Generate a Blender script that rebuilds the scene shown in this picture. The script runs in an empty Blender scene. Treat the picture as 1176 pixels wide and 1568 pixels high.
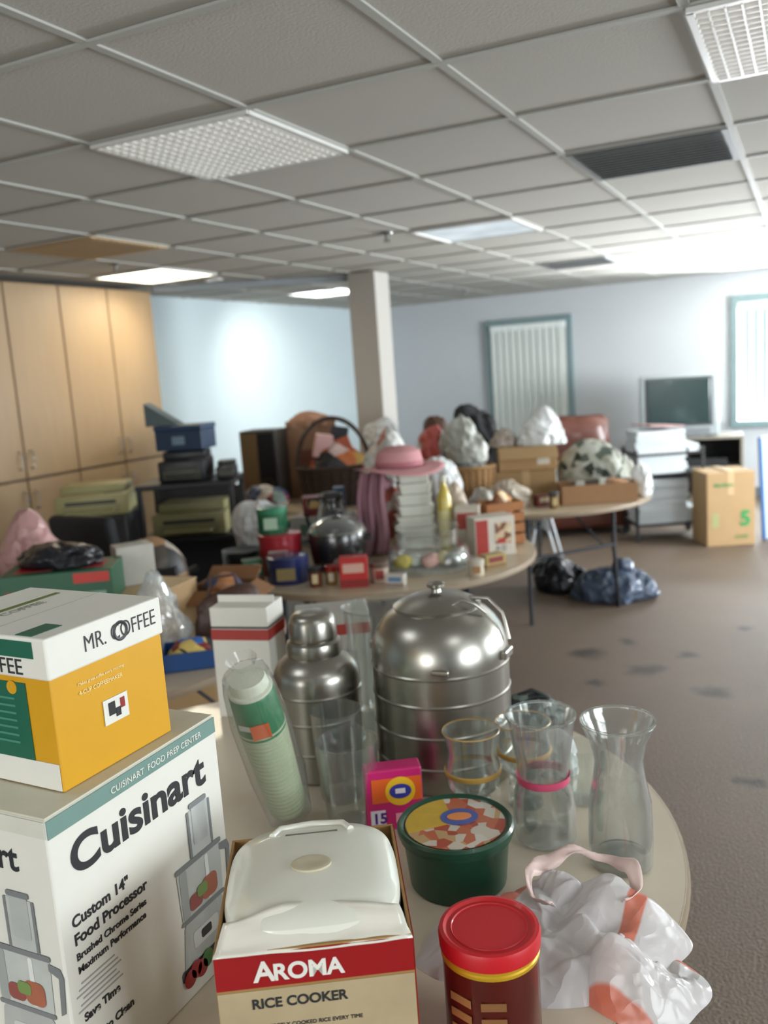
import bpy, math, random
from mathutils import Vector, Matrix, noise
sc=bpy.context.scene
R=random.Random(7)
def lin(c):
    c/=255.0
    return c/12.92 if c<=.04045 else ((c+.055)/1.055)**2.4
def C(h): return (lin(int(h[0:2],16)),lin(int(h[2:4],16)),lin(int(h[4:6],16)),1)
MC={}
def M(hx,rough=.6,metal=0,var=.1,scale=25,bump=0,trans=0,emit=0,coat=0,stretch=None,alpha=1):
    key=(hx,rough,metal,var,scale,bump,trans,emit,coat,stretch,alpha)
    if key in MC: return MC[key]
    m=bpy.data.materials.new("mat_"+hx); m.use_nodes=True
    nt=m.node_tree; b=nt.nodes['Principled BSDF']
    tc=nt.nodes.new('ShaderNodeTexCoord'); nz=nt.nodes.new('ShaderNodeTexNoise'); nz.inputs['Scale'].default_value=scale
    nz.inputs['Detail'].default_value=4
    if stretch:
        mp=nt.nodes.new('ShaderNodeMapping'); mp.inputs['Scale'].default_value=stretch
        nt.links.new(tc.outputs['Object'],mp.inputs[0]); nt.links.new(mp.outputs[0],nz.inputs['Vector'])
    else: nt.links.new(tc.outputs['Object'],nz.inputs['Vector'])
    mx=nt.nodes.new('ShaderNodeMixRGB'); c=C(hx)
    mx.inputs[1].default_value=tuple(x*(1-var) for x in c[:3])+(1,)
    mx.inputs[2].default_value=tuple(min(1,x*(1+var)) for x in c[:3])+(1,)
    nt.links.new(nz.outputs[0],mx.inputs[0]); nt.links.new(mx.outputs[0],b.inputs['Base Color'])
    b.inputs['Roughness'].default_value=rough; b.inputs['Metallic'].default_value=metal
    b.inputs['Transmission Weight'].default_value=trans
    b.inputs['Coat Weight'].default_value=coat
    b.inputs['Alpha'].default_value=alpha
    if emit:
        nt.links.new(mx.outputs[0],b.inputs['Emission Color']); b.inputs['Emission Strength'].default_value=emit
    if bump:
        bp=nt.nodes.new('ShaderNodeBump'); bp.inputs['Strength'].default_value=bump; bp.inputs['Distance'].default_value=.01
        nt.links.new(nz.outputs[0],bp.inputs['Height']); nt.links.new(bp.outputs[0],b.inputs['Normal'])
    MC[key]=m; return m
def crumple_bump(m,scale=16,strength=.9,dist=.02):
    # fine folds of thin film, as a bump on top of the modelled creases
    nt=m.node_tree; b=nt.nodes['Principled BSDF']; tc=nt.nodes.new('ShaderNodeTexCoord'); v=nt.nodes.new('ShaderNodeTexVoronoi'); v.inputs['Scale'].default_value=scale
    nz=nt.nodes.new('ShaderNodeTexNoise'); nz.inputs['Scale'].default_value=scale*.6; ad=nt.nodes.new('ShaderNodeVectorMath'); ad.operation='MULTIPLY_ADD'; ad.inputs[1].default_value=(.12,.12,.12)
    nt.links.new(tc.outputs['Object'],nz.inputs['Vector']); nt.links.new(nz.outputs['Color'],ad.inputs[0]); nt.links.new(tc.outputs['Object'],ad.inputs[2]); nt.links.new(ad.outputs[0],v.inputs['Vector'])
    bp=nt.nodes.new('ShaderNodeBump'); bp.inputs['Strength'].default_value=strength; bp.inputs['Distance'].default_value=dist; nt.links.new(v.outputs['Distance'],bp.inputs['Height']); nt.links.new(bp.outputs[0],b.inputs['Normal']); return m
def patches(name,cols,scale=8,rough=.5):
    m=bpy.data.materials.new(name); m.use_nodes=True; nt=m.node_tree; b=nt.nodes['Principled BSDF']; b.inputs['Roughness'].default_value=rough
    tc=nt.nodes.new('ShaderNodeTexCoord'); v=nt.nodes.new('ShaderNodeTexVoronoi'); v.inputs['Scale'].default_value=scale
    nt.links.new(tc.outputs['Object'],v.inputs['Vector']); sp=nt.nodes.new('ShaderNodeSeparateColor'); nt.links.new(v.outputs['Color'],sp.inputs[0])
    cr=nt.nodes.new('ShaderNodeValToRGB'); cr.color_ramp.interpolation='CONSTANT'
    while len(cr.color_ramp.elements)<len(cols): cr.color_ramp.elements.new(.5)
    for i,c in enumerate(cols): cr.color_ramp.elements[i].position=i/len(cols); cr.color_ramp.elements[i].color=C(c)
    nt.links.new(sp.outputs[0],cr.inputs[0]); nt.links.new(cr.outputs[0],b.inputs['Base Color']); return m
def clear(name,tint=(1,1,1),white=.08,gl=.35):
    m=bpy.data.materials.new(name); m.use_nodes=True; nt=m.node_tree; nt.nodes.clear()
    o=nt.nodes.new('ShaderNodeOutputMaterial'); t=nt.nodes.new('ShaderNodeBsdfTransparent'); t.inputs[0].default_value=tuple(tint)+(1,)
    g=nt.nodes.new('ShaderNodeBsdfGlossy'); g.inputs['Roughness'].default_value=.06
    d=nt.nodes.new('ShaderNodeBsdfDiffuse'); d.inputs[0].default_value=(.8,.83,.80,1)
    lw=nt.nodes.new('ShaderNodeLayerWeight'); lw.inputs[0].default_value=gl
    nz=nt.nodes.new('ShaderNodeTexNoise'); nz.inputs['Scale'].default_value=30
    ml=nt.nodes.new('ShaderNodeMath'); ml.operation='MULTIPLY'; ml.inputs[1].default_value=white*2
    nt.links.new(nz.outputs[0],ml.inputs[0])
    m1=nt.nodes.new('ShaderNodeMixShader'); m2=nt.nodes.new('ShaderNodeMixShader')
    nt.links.new(lw.outputs['Facing'],m1.inputs[0]); nt.links.new(t.outputs[0],m1.inputs[1]); nt.links.new(g.outputs[0],m1.inputs[2])
    nt.links.new(ml.outputs[0],m2.inputs[0]); nt.links.new(m1.outputs[0],m2.inputs[1]); nt.links.new(d.outputs[0],m2.inputs[2])
    nt.links.new(m2.outputs[0],o.inputs[0]); return m
import bmesh
def link(o): sc.collection.objects.link(o); return o
def finish(me,smooth,ang=35):
    if smooth:
        me.shade_smooth(); me.set_sharp_from_angle(angle=math.radians(ang))
def sab2(x): return math.sqrt(x*x+.00005)
def creases(seed,n,dim3=True,loc=False):
    # random straight fold lines of a crumpled film
    r=random.Random(int(seed*131)+5); out=[]
    for k in range(n):
        v=Vector((r.gauss(0,1),r.gauss(0,1),r.gauss(0,1) if dim3 else 0)).normalized()
        pc=Vector((r.uniform(-1,1),r.uniform(-1,1),r.uniform(-1,1) if dim3 else 0))
        out.append((v,pc.dot(v) if loc else r.uniform(-.7,.7),r.choice((-1,1))*r.uniform(.5,1),pc))
    return out
class G:
    def __init__(s,name,loc=(0,0,0),rz=0,rx=0,ry=0):
        s.e=link(bpy.data.objects.new(name,None)); s.e.location=loc; s.e.rotation_euler=(rx,ry,rz); s.e.empty_display_size=.05
    def _o(s,pn,me,mat,loc,rot):
        o=link(bpy.data.objects.new(pn,me)); me.materials.append(mat); o.parent=s.e; o.location=loc; o.rotation_euler=rot; return o
    def box(s,pn,size,loc,mat,bev=.002,rot=(0,0,0),seg=2,taper=None):
        bm=bmesh.new(); bmesh.ops.create_cube(bm,size=1)
        for v in bm.verts:
            k=1
            if taper and v.co.z<0: k=taper
            v.co=Vector((v.co.x*size[0]*k,v.co.y*size[1]*k,v.co.z*size[2]))
        bv=min(bev,min(size)*.45)
        if bv>0: bmesh.ops.bevel(bm,geom=bm.edges[:],offset=bv,segments=seg,profile=.5,affect='EDGES')
        me=bpy.data.meshes.new(pn); bm.to_mesh(me); bm.free(); finish(me,bev>.01)
        return s._o(pn,me,mat,loc,rot)
    def lathe(s,pn,prof,mat,loc=(0,0,0),rot=(0,0,0),seg=48,sx=1,sy=1,n=2,wob=0):
        vs=[];fs=[];rings=[]
        for r,z in prof:
            if r<1e-5: rings.append([len(vs)]); vs.append((0,0,z))
            else:
                ids=[]
                for i in range(seg):
                    a=2*math.pi*i/seg; c,q=math.cos(a),math.sin(a)
                    x=math.copysign(abs(c)**(2/n),c); y=math.copysign(abs(q)**(2/n),q)
                    w=1+wob*noise.noise(Vector((c*2,q*2,z*9)))
                    ids.append(len(vs)); vs.append((r*x*sx*w,r*y*sy*w,z))
                rings.append(ids)
        for a,b in zip(rings,rings[1:]):
            if len(a)==1 and len(b)==1: continue
            for i in range(seg):
                j=(i+1)%seg
                if len(a)==1: fs.append((a[0],b[i],b[j]))
                elif len(b)==1: fs.append((a[i],a[j],b[0]))
                else: fs.append((a[i],a[j],b[j],b[i]))
        me=bpy.data.meshes.new(pn); me.from_pydata(vs,[],fs); me.update(); finish(me,True)
        return s._o(pn,me,mat,loc,rot)
    def tube(s,pn,pts,r,mat,closed=False,seg=10):
        pts=[Vector(p) for p in pts]; vs=[];fs=[]; N=len(pts)
        for i,p in enumerate(pts):
            if closed: t=(pts[(i+1)%N]-pts[i-1])
            else: t=(pts[min(i+1,N-1)]-pts[max(i-1,0)])
            t.normalize(); u=t.cross(Vector((0,0,1)))
            if u.length<.05: u=t.cross(Vector((1,0,0)))
            u.normalize(); w=t.cross(u)
            for k in range(seg):
                a=2*math.pi*k/seg; vs.append(p+u*math.cos(a)*r+w*math.sin(a)*r)
        for i in range(N if closed else N-1):
            j=(i+1)%N
            for k in range(seg):
                l=(k+1)%seg; fs.append((i*seg+k,i*seg+l,j*seg+l,j*seg+k))
        if not closed:
            fs.append(tuple(range(seg))); fs.append(tuple(range((N-1)*seg,N*seg)))
        me=bpy.data.meshes.new(pn); me.from_pydata(vs,[],fs); me.update(); finish(me,True,60)
        return s._o(pn,me,mat,(0,0,0),(0,0,0))
    def poly(s,pn,verts,faces,mat,th=0,loc=(0,0,0),rot=(0,0,0)):
        me=bpy.data.meshes.new(pn); me.from_pydata(verts,[],faces); me.update()
        o=s._o(pn,me,mat,loc,rot)
        if th: md=o.modifiers.new('s','SOLIDIFY'); md.thickness=th
        return o
    def sheet(s,pn,fn,nx,ny,mat,th=.001):
        vs=[fn(i/nx-.5,j/ny-.5) for j in range(ny+1) for i in range(nx+1)]
        fs=[(j*(nx+1)+i,j*(nx+1)+i+1,(j+1)*(nx+1)+i+1,(j+1)*(nx+1)+i) for j in range(ny) for i in range(nx)]
        o=s.poly(pn,vs,fs,mat,th); finish(o.data,True,50); return o
    def heap(s,pn,rx,ry,h,loc,mat,seed=0,nr=90,na=240,amp=1,edge=.14):
        S=Vector((seed*3.1,seed*1.7,seed*2.3)); vs=[];fs=[]
        big=creases(seed,22,False); sml=creases(seed+.5,90,False,True)
        for i in range(nr+1):
            t=i/nr
            for j in range(na):
                a=2*math.pi*j/na; c,q=math.cos(a),math.sin(a)
                Rr=1+edge*noise.noise(Vector((c*1.4,q*1.4,0))+S)*1.8
                for (v,cc,am,pc) in big[:8]: Rr+=.035*am*(sab2(Vector((c,q,0)).dot(v)-cc)-.6)
                p=Vector((t*c,t*q,0)); w=Vector((noise.noise(p*1.0+S),noise.noise(p*1.0-S),0))*.3; pw=p+w
                z=0
                for (v,cc,am,pc) in big: z+=.22*am*(sab2(pw.dot(v)-cc)-.45)
                for (v,cc,am,pc) in sml:
                    d2=(pw-pc).length_squared
                    if d2<.28: z+=.95*am*(sab2(pw.dot(v)-cc)-.05)*math.exp(-d2/.055)
                b=(1-t**2.6)*(.75+.45*noise.noise(p*1.3+S*1.5))
                zz=h*(b+amp*z*(1-t**6)*(.35+.65*min(1,(1-t)*2)))
                if i==nr: zz=0
                vs.append((rx*t*c*Rr,ry*t*q*Rr,max(0.0,zz)))
        for i in range(nr):
            for j in range(na):
                k=(j+1)%na; fs.append((i*na+j,(i+1)*na+j,(i+1)*na+k,i*na+k))
        me=bpy.data.meshes.new(pn); me.from_pydata(vs,[],fs); me.update(); finish(me,True,80)
        return s._o(pn,me,mat,loc,(0,0,0))
    def text(s,pn,t,size,loc,face,mat,bold=0,shear=0,align='LEFT',sx=1,roll=0):
        cu=bpy.data.curves.new(pn,'FONT'); cu.body=t; cu.size=size; cu.extrude=.0004; cu.offset=bold; cu.shear=shear; cu.align_x=align
        tmp=link(bpy.data.objects.new('tmp',cu)); bpy.context.view_layer.update()
        me=bpy.data.meshes.new_from_object(tmp.evaluated_get(bpy.context.evaluated_depsgraph_get()))
        bpy.data.objects.remove(tmp)
        rot={'-y':(math.pi/2,0,0),'+x':(math.pi/2,0,math.pi/2),'+z':(0,0,roll)}[face]
        me.materials.clear(); o=s._o(pn,me,mat,loc,rot); o.scale=(sx,1,1); return o
    def blob(s,pn,r,loc,mat,amp=.12,freq=1.6,seed=0,flat=-.6,sub=5,rot=(0,0,0),n=2,folds=0,peak=0):
        bm=bmesh.new(); bmesh.ops.create_icosphere(bm,subdivisions=sub,radius=1)
        o=Vector((seed*3.7,seed*1.3,seed*2.1)); big=creases(seed,24); sml=creases(seed+.5,110,True,True) if sub>4 else []
        sml=[(v,cc,am,pc.normalized()) for (v,cc,am,pc) in sml]
        for v in bm.verts:
            p=v.co.normalized()
            if n!=2:
                k=(abs(p.x)**n+abs(p.y)**n+abs(p.z)**n)**(-1/n); q=p*k
            else: q=p.copy()
            w=Vector((noise.noise(p*1.1+o),noise.noise(p*1.1+o*2),noise.noise(p*1.1-o)))*.3; pw=p+w
            a=noise.noise(p*freq*.8+o); z=0
            for (nv,cc,am,pc) in big: z+=.16*am*(sab2(pw.dot(nv)-cc)-.5)
            for (nv,cc,am,pc) in sml:
                e=pw-pc; d2=e.length_squared
                if d2<.24: z+=1.5*am*(sab2(e.dot(nv))-.05)*math.exp(-d2/.045)
            d=1+amp*(.9*a+2.2*z)
            if folds: d+=folds*.6*math.sin(7*math.atan2(p.y,p.x)+5*a+seed)*(1-abs(p.z)*.4)
            q=q*min(1.35,max(.35,d))
            if peak and q.z>0: q.z+=peak*max(0,1-3*(q.x**2+q.y**2))
            if q.z<flat: q.z=flat
            v.co=Vector((q.x*r[0],q.y*r[1],(q.z-flat)*r[2]))
        me=bpy.data.meshes.new(pn); bm.to_mesh(me); bm.free(); finish(me,True,60)
        return s._o(pn,me,mat,loc,rot)
    def openbox(s,pn,size,mat,loc=(0,0,0),flaps=True,th=.004,fa=.6):
        x,y,z=size; lx,ly,lz=loc
        s.box('bottom',(x,y,th),(lx,ly,lz+th/2),mat,0)
        s.box('side_a',(x,th,z),(lx,ly-y/2+th/2,lz+z/2),mat,.001); s.box('side_b',(x,th,z),(lx,ly+y/2-th/2,lz+z/2),mat,.001)
        s.box('side_c',(th,y-2*th,z),(lx-x/2+th/2,ly,lz+z/2),mat,.001); s.box('side_d',(th,y-2*th,z),(lx+x/2-th/2,ly,lz+z/2),mat,.001)
        if flaps:
            f=min(x,y)*.4
            for k,(sx,sy) in enumerate(((0,-1),(0,1),(-1,0),(1,0))):
                c,q=math.cos(fa),math.sin(fa)
                if sy: s.box('flap_%d'%k,(x*.98,f,th),(lx,ly+sy*(y/2+f/2*c),lz+z+f/2*q*(-1 if sy<0 else 1)*1),mat,.001,rot=(fa,0,0))
                else: s.box('flap_%d'%k,(f,y*.98,th),(lx+sx*(x/2+f/2*c),ly,lz+z-f/2*q),mat,.001,rot=(0,sx*fa,0))
EX=(.902,.432); EA=(-.442,.897); VR=.447
def T(c,s,d,z=None):
    p=(c[0]+EX[0]*s+EA[0]*d, c[1]+EX[1]*s+EA[1]*d)
    return p if z is None else p+(z,)
TZ=.7405
# ------------------------------------------------ camera
cam=bpy.data.cameras.new('camera'); co=link(bpy.data.objects.new('camera',cam))
mw=Matrix(((.8997,-.0075,.4363,0),(.4310,.1732,-.8856,0),(-.0689,.9848,.1590,1.65),(0,0,0,1)))
co.matrix_world=mw
cam.sensor_fit='VERTICAL'; cam.sensor_height=36; cam.sensor_width=27; cam.lens=36*1350/1568
cam.clip_start=.02
cam.dof.use_dof=True; cam.dof.focus_distance=1.25; cam.dof.aperture_fstop=3.8
sc.camera=co
sc.view_settings.view_transform='Standard'
# ------------------------------------------------ room
H=2.42; XL,XR,YF,YN=-5.2,3.0,10.4,-2.6
wallL=M('BCCACE',.85,var=.03,scale=3); wallF=M('BDC1C5',.85,var=.03,scale=3)
def room(name,size,loc,mat,bev=0):
    bm=bmesh.new(); bmesh.ops.create_cube(bm,size=1)
    for v in bm.verts: v.co=Vector((v.co.x*size[0],v.co.y*size[1],v.co.z*size[2]))
    if bev: bmesh.ops.bevel(bm,geom=bm.edges[:],offset=bev,segments=2,affect='EDGES')
    me=bpy.data.meshes.new(name); bm.to_mesh(me); bm.free(); me.materials.append(mat)
    o=link(bpy.data.objects.new(name,me)); o.location=loc; return o
def join(objs,name):
    me=bpy.data.meshes.new(name); bm=bmesh.new(); mt=objs[0].data.materials[0]
    for o in objs:
        tmp=bmesh.new(); tmp.from_mesh(o.data); tmp.transform(o.matrix_basis); m2=bpy.data.meshes.new('t'); tmp.to_mesh(m2); tmp.free(); bm.from_mesh(m2)
    bm.to_mesh(me); bm.free(); me.materials.append(mt)
    for o in objs: bpy.data.objects.remove(o)
    return link(bpy.data.objects.new(name,me))
# carpet
cm=bpy.data.materials.new('carpet'); cm.use_nodes=True; nt=cm.node_tree; b=nt.nodes['Principled BSDF']; b.inputs['Roughness'].default_value=.52
tc=nt.nodes.new('ShaderNodeTexCoord'); n1=nt.nodes.new('ShaderNodeTexNoise'); n1.inputs['Scale'].default_value=110; n1.inputs['Detail'].default_value=3
n2=nt.nodes.new('ShaderNodeTexNoise'); n2.inputs['Scale'].default_value=2.2; n2.inputs['Detail'].default_value=5
for n in (n1,n2): nt.links.new(tc.outputs['Object'],n.inputs['Vector'])
mx=nt.nodes.new('ShaderNodeMixRGB'); mx.inputs[1].default_value=C('40362D'); mx.inputs[2].default_value=C('8E7A68'); nt.links.new(n1.outputs[0],mx.inputs[0])
m2=nt.nodes.new('ShaderNodeMixRGB'); m2.blend_type='MULTIPLY'; m2.inputs[0].default_value=.3; nt.links.new(mx.outputs[0],m2.inputs[1]); nt.links.new(n2.outputs[0],m2.inputs[2])
last=m2.outputs[0]
add=nt.nodes.new('ShaderNodeVectorMath'); add.operation='MULTIPLY_ADD'; n3=nt.nodes.new('ShaderNodeTexNoise'); n3.inputs['Scale'].default_value=9
nt.links.new(tc.outputs['Object'],n3.inputs['Vector']); nt.links.new(n3.outputs['Color'],add.inputs[0]); add.inputs[1].default_value=(.16,.16,0); nt.links.new(tc.outputs['Object'],add.inputs[2])
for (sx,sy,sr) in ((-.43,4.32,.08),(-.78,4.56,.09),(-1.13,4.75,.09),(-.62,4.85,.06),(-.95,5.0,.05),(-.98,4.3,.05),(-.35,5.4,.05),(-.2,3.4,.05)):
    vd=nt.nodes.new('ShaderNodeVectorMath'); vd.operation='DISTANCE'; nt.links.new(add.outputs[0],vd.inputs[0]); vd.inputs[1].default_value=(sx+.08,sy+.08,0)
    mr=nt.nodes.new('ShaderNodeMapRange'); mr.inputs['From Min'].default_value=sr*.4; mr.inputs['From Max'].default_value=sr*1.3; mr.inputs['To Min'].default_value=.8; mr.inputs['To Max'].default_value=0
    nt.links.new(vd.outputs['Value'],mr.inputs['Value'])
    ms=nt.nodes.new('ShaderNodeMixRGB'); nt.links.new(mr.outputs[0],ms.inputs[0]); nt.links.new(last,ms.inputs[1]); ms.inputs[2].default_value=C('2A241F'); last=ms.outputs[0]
nt.links.new(last,b.inputs['Base Color'])
bp=nt.nodes.new('ShaderNodeBump'); bp.inputs['Strength'].default_value=.5; bp.inputs['Distance'].default_value=.01; nt.links.new(n1.outputs[0],bp.inputs['Height']); nt.links.new(bp.outputs[0],b.inputs['Normal'])
fl=room('floor',(XR-XL+.4,YF-YN+.4,.1),(0,0,0),cm)
for v in fl.data.vertices: v.co+=Vector(((XL+XR)/2,(YF+YN)/2,-.05))
ceil=M('A7A49C',.95,var=.06,scale=120,bump=.12)
room('ceiling',(XR-XL+.4,YF-YN+.4,.1),((XL+XR)/2,(YF+YN)/2,H+.055),ceil)
gx=[-.27+.603*k for k in range(-8,6)]; gy=[2.285+.63*k for k in range(-7,13)]
bar=M('A3A39D',.75,var=.02); tb=[]
for x in gx:
    if XL<x<XR: tb.append(room('t',(.024,YF-YN,.006),(x,(YF+YN)/2,H+.001),bar))
for y in gy:
    tb.append(room('t',(XR-XL,.024,.006),((XL+XR)/2,y,H+.0005),bar))
join(tb,'trim_1')
room('wall_left',(.1,YF-YN+.2,H+.1),(XL-.05,(YF+YN)/2,(H+.1)/2),wallL)
DX0,DX1,DT=-3.50,-2.59,2.07; WX0,WX1,WZ0,WZ1=-.73,.75,.83,2.10
def seg(x0,x1,z0,z1): return room('t',(x1-x0,.1,z1-z0),((x0+x1)/2,YF+.05,(z0+z1)/2),wallF)
join([seg(XL-.1,WX0,0,H+.1),seg(WX0,WX1,0,WZ0),seg(WX0,WX1,WZ1,H+.1),seg(WX1,XR+.1,0,H+.1)],'wall_back')
def seg2(y0,y1,z0,z1): return room('t',(.1,y1-y0,z1-z0),(XR+.05,(y0+y1)/2,(z0+z1)/2),wallF)
join([seg2(YN,-.5,0,H+.1),seg2(-.5,1.5,0,.85),seg2(-.5,1.5,2.1,H+.1),seg2(1.5,3,0,H+.1),seg2(3,5,0,.85),seg2(3,5,2.1,H+.1),seg2(5,6.5,0,H+.1),seg2(6.5,8.5,0,.85),seg2(6.5,8.5,2.1,H+.1),seg2(8.5,YF+.2,0,H+.1)],'wall_right')
def seg3(x0,x1,z0,z1): return room('t',(x1-x0,.1,z1-z0),((x0+x1)/2,YN-.05,(z0+z1)/2),wallF)
join([seg3(XL-.1,-2.2,0,H+.1),seg3(-2.2,0,0,.85),seg3(-2.2,0,2.1,H+.1),seg3(0,XR+.1,0,H+.1)],'wall_front')
bb=M('6E7478',.6)
room('baseboard_back',(XR-DX1-.1,.012,.1),((DX1+.1+XR)/2,YF-.006,.05),bb)
room('baseboard_left',(.012,YF-5.7,.1),(XL+.006,(YF+5.7)/2,.05),bb)
tr=M('74888B',.5)
def frame(name,x0,x1,z0,z1,w=.07,bottom=True):
    g=G(name,(0,YF,0))
    g.box('jamb_left',(w,.05,z1-z0+w),(x0-w/2,-.02,(z0+z1+w)/2),tr,.004); g.box('jamb_right',(w,.05,z1-z0+w),(x1+w/2,-.02,(z0+z1+w)/2),tr,.004)
    g.box('head',(x1-x0,.05,w),((x0+x1)/2,-.02,z1+w/2),tr,.004)
    if bottom: g.box('sill',(x1-x0+2*w,.08,w),((x0+x1)/2,-.03,z0-w/2),tr,.004)
    return g
blind=M('C4CAC6',.6,var=.03)
g=frame('door_1',DX0,DX1,0,DT,bottom=False)
g.box('leaf',(DX1-DX0,.02,DT),((DX0+DX1)/2,-.012,DT/2),M('929D9D',.5),.002)
g.box('blind_headrail',(DX1-DX0,.05,.07),((DX0+DX1)/2,-.05,DT-.035),M('DDE4E2',.5),.004)
n=11
for i in range(n): g.box('slat_%d'%i,(.088,.003,DT-.12),(DX0+.045+(DX1-DX0-.09)*i/(n-1),-.055,(DT-.08)/2+.03),blind,.001,rot=(0,0,.16))
g=frame('window_1',WX0,WX1,WZ0,WZ1)
g.box('glass',(WX1-WX0,.006,WZ1-WZ0),((WX0+WX1)/2,.05,(WZ0+WZ1)/2),clear('window_glass',white=.01),0)
g.box('mullion',(.05,.04,WZ1-WZ0),((WX0+WX1)/2,.05,(WZ0+WZ1)/2),tr,.003)
g.box('blind_headrail',(WX1-WX0,.05,.07),((WX0+WX1)/2,0,WZ1-.035),M('DDE4E2',.5),.004)
for i in range(17): g.box('slat_%d'%i,(.088,.003,WZ1-WZ0-.1),(WX0+.05+(WX1-WX0-.1)*i/16,.0,(WZ0+WZ1)/2-.03),M('9FB8BC',.6,var=.03),.001,rot=(0,0,1.15))
def area(name,loc,rot,sx,sy,e,col=(1,1,1)):
    l=bpy.data.lights.new(name,'AREA'); l.shape='RECTANGLE'; l.size=sx; l.size_y=sy; l.energy=e; l.color=col
    o=link(bpy.data.objects.new(name,l)); o.location=loc; o.rotation_euler=rot; return o
DAY=(.92,.97,1)
area('daylight_1',((WX0+WX1)/2,YF+.9,.35),(math.radians(-138),0,0),2.0,1.2,6200,DAY)
area('daylight_6',((WX0+WX1)/2,YF+1.2,2.8),(math.radians(-58),0,0),2.0,1.2,600,DAY)
for i,y in enumerate((.5,4,7.5)):
    area('daylight_%d'%(i+2),(XR+.15,y,1.48),(0,math.radians((90,90,114)[i]),0),1.25,2.0,[110,90,560][i],DAY)
    g=G('window_%d'%(i+2),(XR,y,0))
    for k,(sy,sz,yy,zz) in enumerate(((.06,1.25,-1.0,1.475),(.06,1.25,1.0,1.475),(.05,1.25,0,1.475),(2.06,.06,0,.85),(2.06,.06,0,2.1))):
        g.box('bar_%d'%k,(.06,sy,sz),(0,yy,zz),tr,.003)
area('daylight_5',(-1.1,YN-.15,1.48),(math.radians(78),0,0),2.2,1.25,80,(1,.99,.96))
w=bpy.data.worlds.new('world'); sc.world=w; w.use_nodes=True; w.node_tree.nodes['Background'].inputs[0].default_value=(.62,.88,1,1); w.node_tree.nodes['Background'].inputs[1].default_value=.8
def em(name,col,s):
    m=bpy.data.materials.new(name); m.use_nodes=True; nt=m.node_tree; nt.nodes.clear(); o=nt.nodes.new('ShaderNodeOutputMaterial'); e=nt.nodes.new('ShaderNodeEmission'); e.inputs[0].default_value=col
    tc=nt.nodes.new('ShaderNodeTexCoord'); nz=nt.nodes.new('ShaderNodeTexNoise'); nz.inputs['Scale'].default_value=4; mr=nt.nodes.new('ShaderNodeMapRange'); mr.inputs['To Min'].default_value=.6*s; mr.inputs['To Max'].default_value=1.4*s
    nt.links.new(tc.outputs['Object'],nz.inputs['Vector']); nt.links.new(nz.outputs[0],mr.inputs['Value']); nt.links.new(mr.outputs[0],e.inputs[1]); nt.links.new(e.outputs[0],o.inputs[0]); return m
E0=em('panel_light_near',(1,.95,.90,1),1.1); E1=em('panel_light',(1,.98,.95,1),9); E2=em('panel_light_dim',(.84,.95,1,1),.8); E4=em('panel_light_bright',(.95,.98,1,1),4.5); E3=em('panel_light_warm',(1,.90,.70,1),14)
lf=M('C8C8C4',.4)
def panel(i,j,mat,louv=False):
    x=-.27+.603*i+.3015; y=2.285+.63*j+.315
    g=G('ceiling_light_fixture',(x,y,H))
    g.box('diffuser',(.575,.60,.004),(0,0,-.001),mat,0)
    for k,(sx,sy,px,py) in enumerate(((.6,.02,0,-.305),(.6,.02,0,.305),(.02,.61,-.293,0),(.02,.61,.293,0))): g.box('rim_%d'%k,(sx,sy,.014),(px,py,-.006),lf,.001)
    if louv:
        for k in range(1,16): g.box('louver_x%d'%k,(.004,.59,.012),(-.29+.58*k/16,0,-.009),lf,0)
        for k in range(1,16): g.box('louver_y%d'%k,(.57,.004,.012),(0,-.3+.6*k/16,-.009),lf,0)
    return (x,y)
panel(-3,0,E0,True); panel(0,0,E0,True); panel(-3,4,E2); panel(-7,4,E3); panel(-7,8,E1); panel(0,7,E4); panel(-3,-3,E4); panel(1,-3,E4); panel(1,4,E4)
def spot(name,loc,tgt,e,ang,col):  # extra spots, added to strengthen the glow below the ceiling panels
    l=bpy.data.lights.new(name,'SPOT'); l.energy=e; l.spot_size=math.radians(ang); l.spot_blend=1; l.color=col; l.shadow_soft_size=.08
    o=link(bpy.data.objects.new(name,l)); o.location=loc; o.rotation_euler=(Vector(tgt)-Vector(loc)).to_track_quat('-Z','Y').to_euler()
    g=G('added_spot_ring',(loc[0],loc[1],H)); g.lathe('trim_ring',[(.045,-.001),(.05,-.012),(.07,-.012),(.075,-.001)],lf); return o  # ring dresses the added spot; no fixture known here
spot('added_glow_spot_1',(-4.05,7.35,H-.03),(XL,7.9,1.60),88,90,(1,.99,.94))  # added for the bright patch on the left wall
spot('added_glow_spot_2',(-4.12,5.7,H-.03),(-4.72,5.1,1.85),34,70,(1,.90,.66))  # added for the warm glow on the cupboard doors
def vent(i,j,c,c2,r=.5):
    x=-.27+.603*i+.3015; y=2.285+.63*j+.315
    g=G('ceiling_vent_or_light',(x,y,H)); g.box('plate',(.585,.61,.006),(0,0,-.004),M(c,.7),.001)
    for k in range(12): g.box('fin_%d'%k,(.54,.026,.002),(0,-.26+.047*k,-.010),M(c2,.6),0,rot=(r,0,0))
vent(-1,2,'6E7172','8C9092',.2); vent(-3,8,'A0A3A4','B8BBBC',.2); vent(-6,2,'B89E78','C0A680',.1)  # last one is the dim warm light fixture, its glow put into colour
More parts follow.
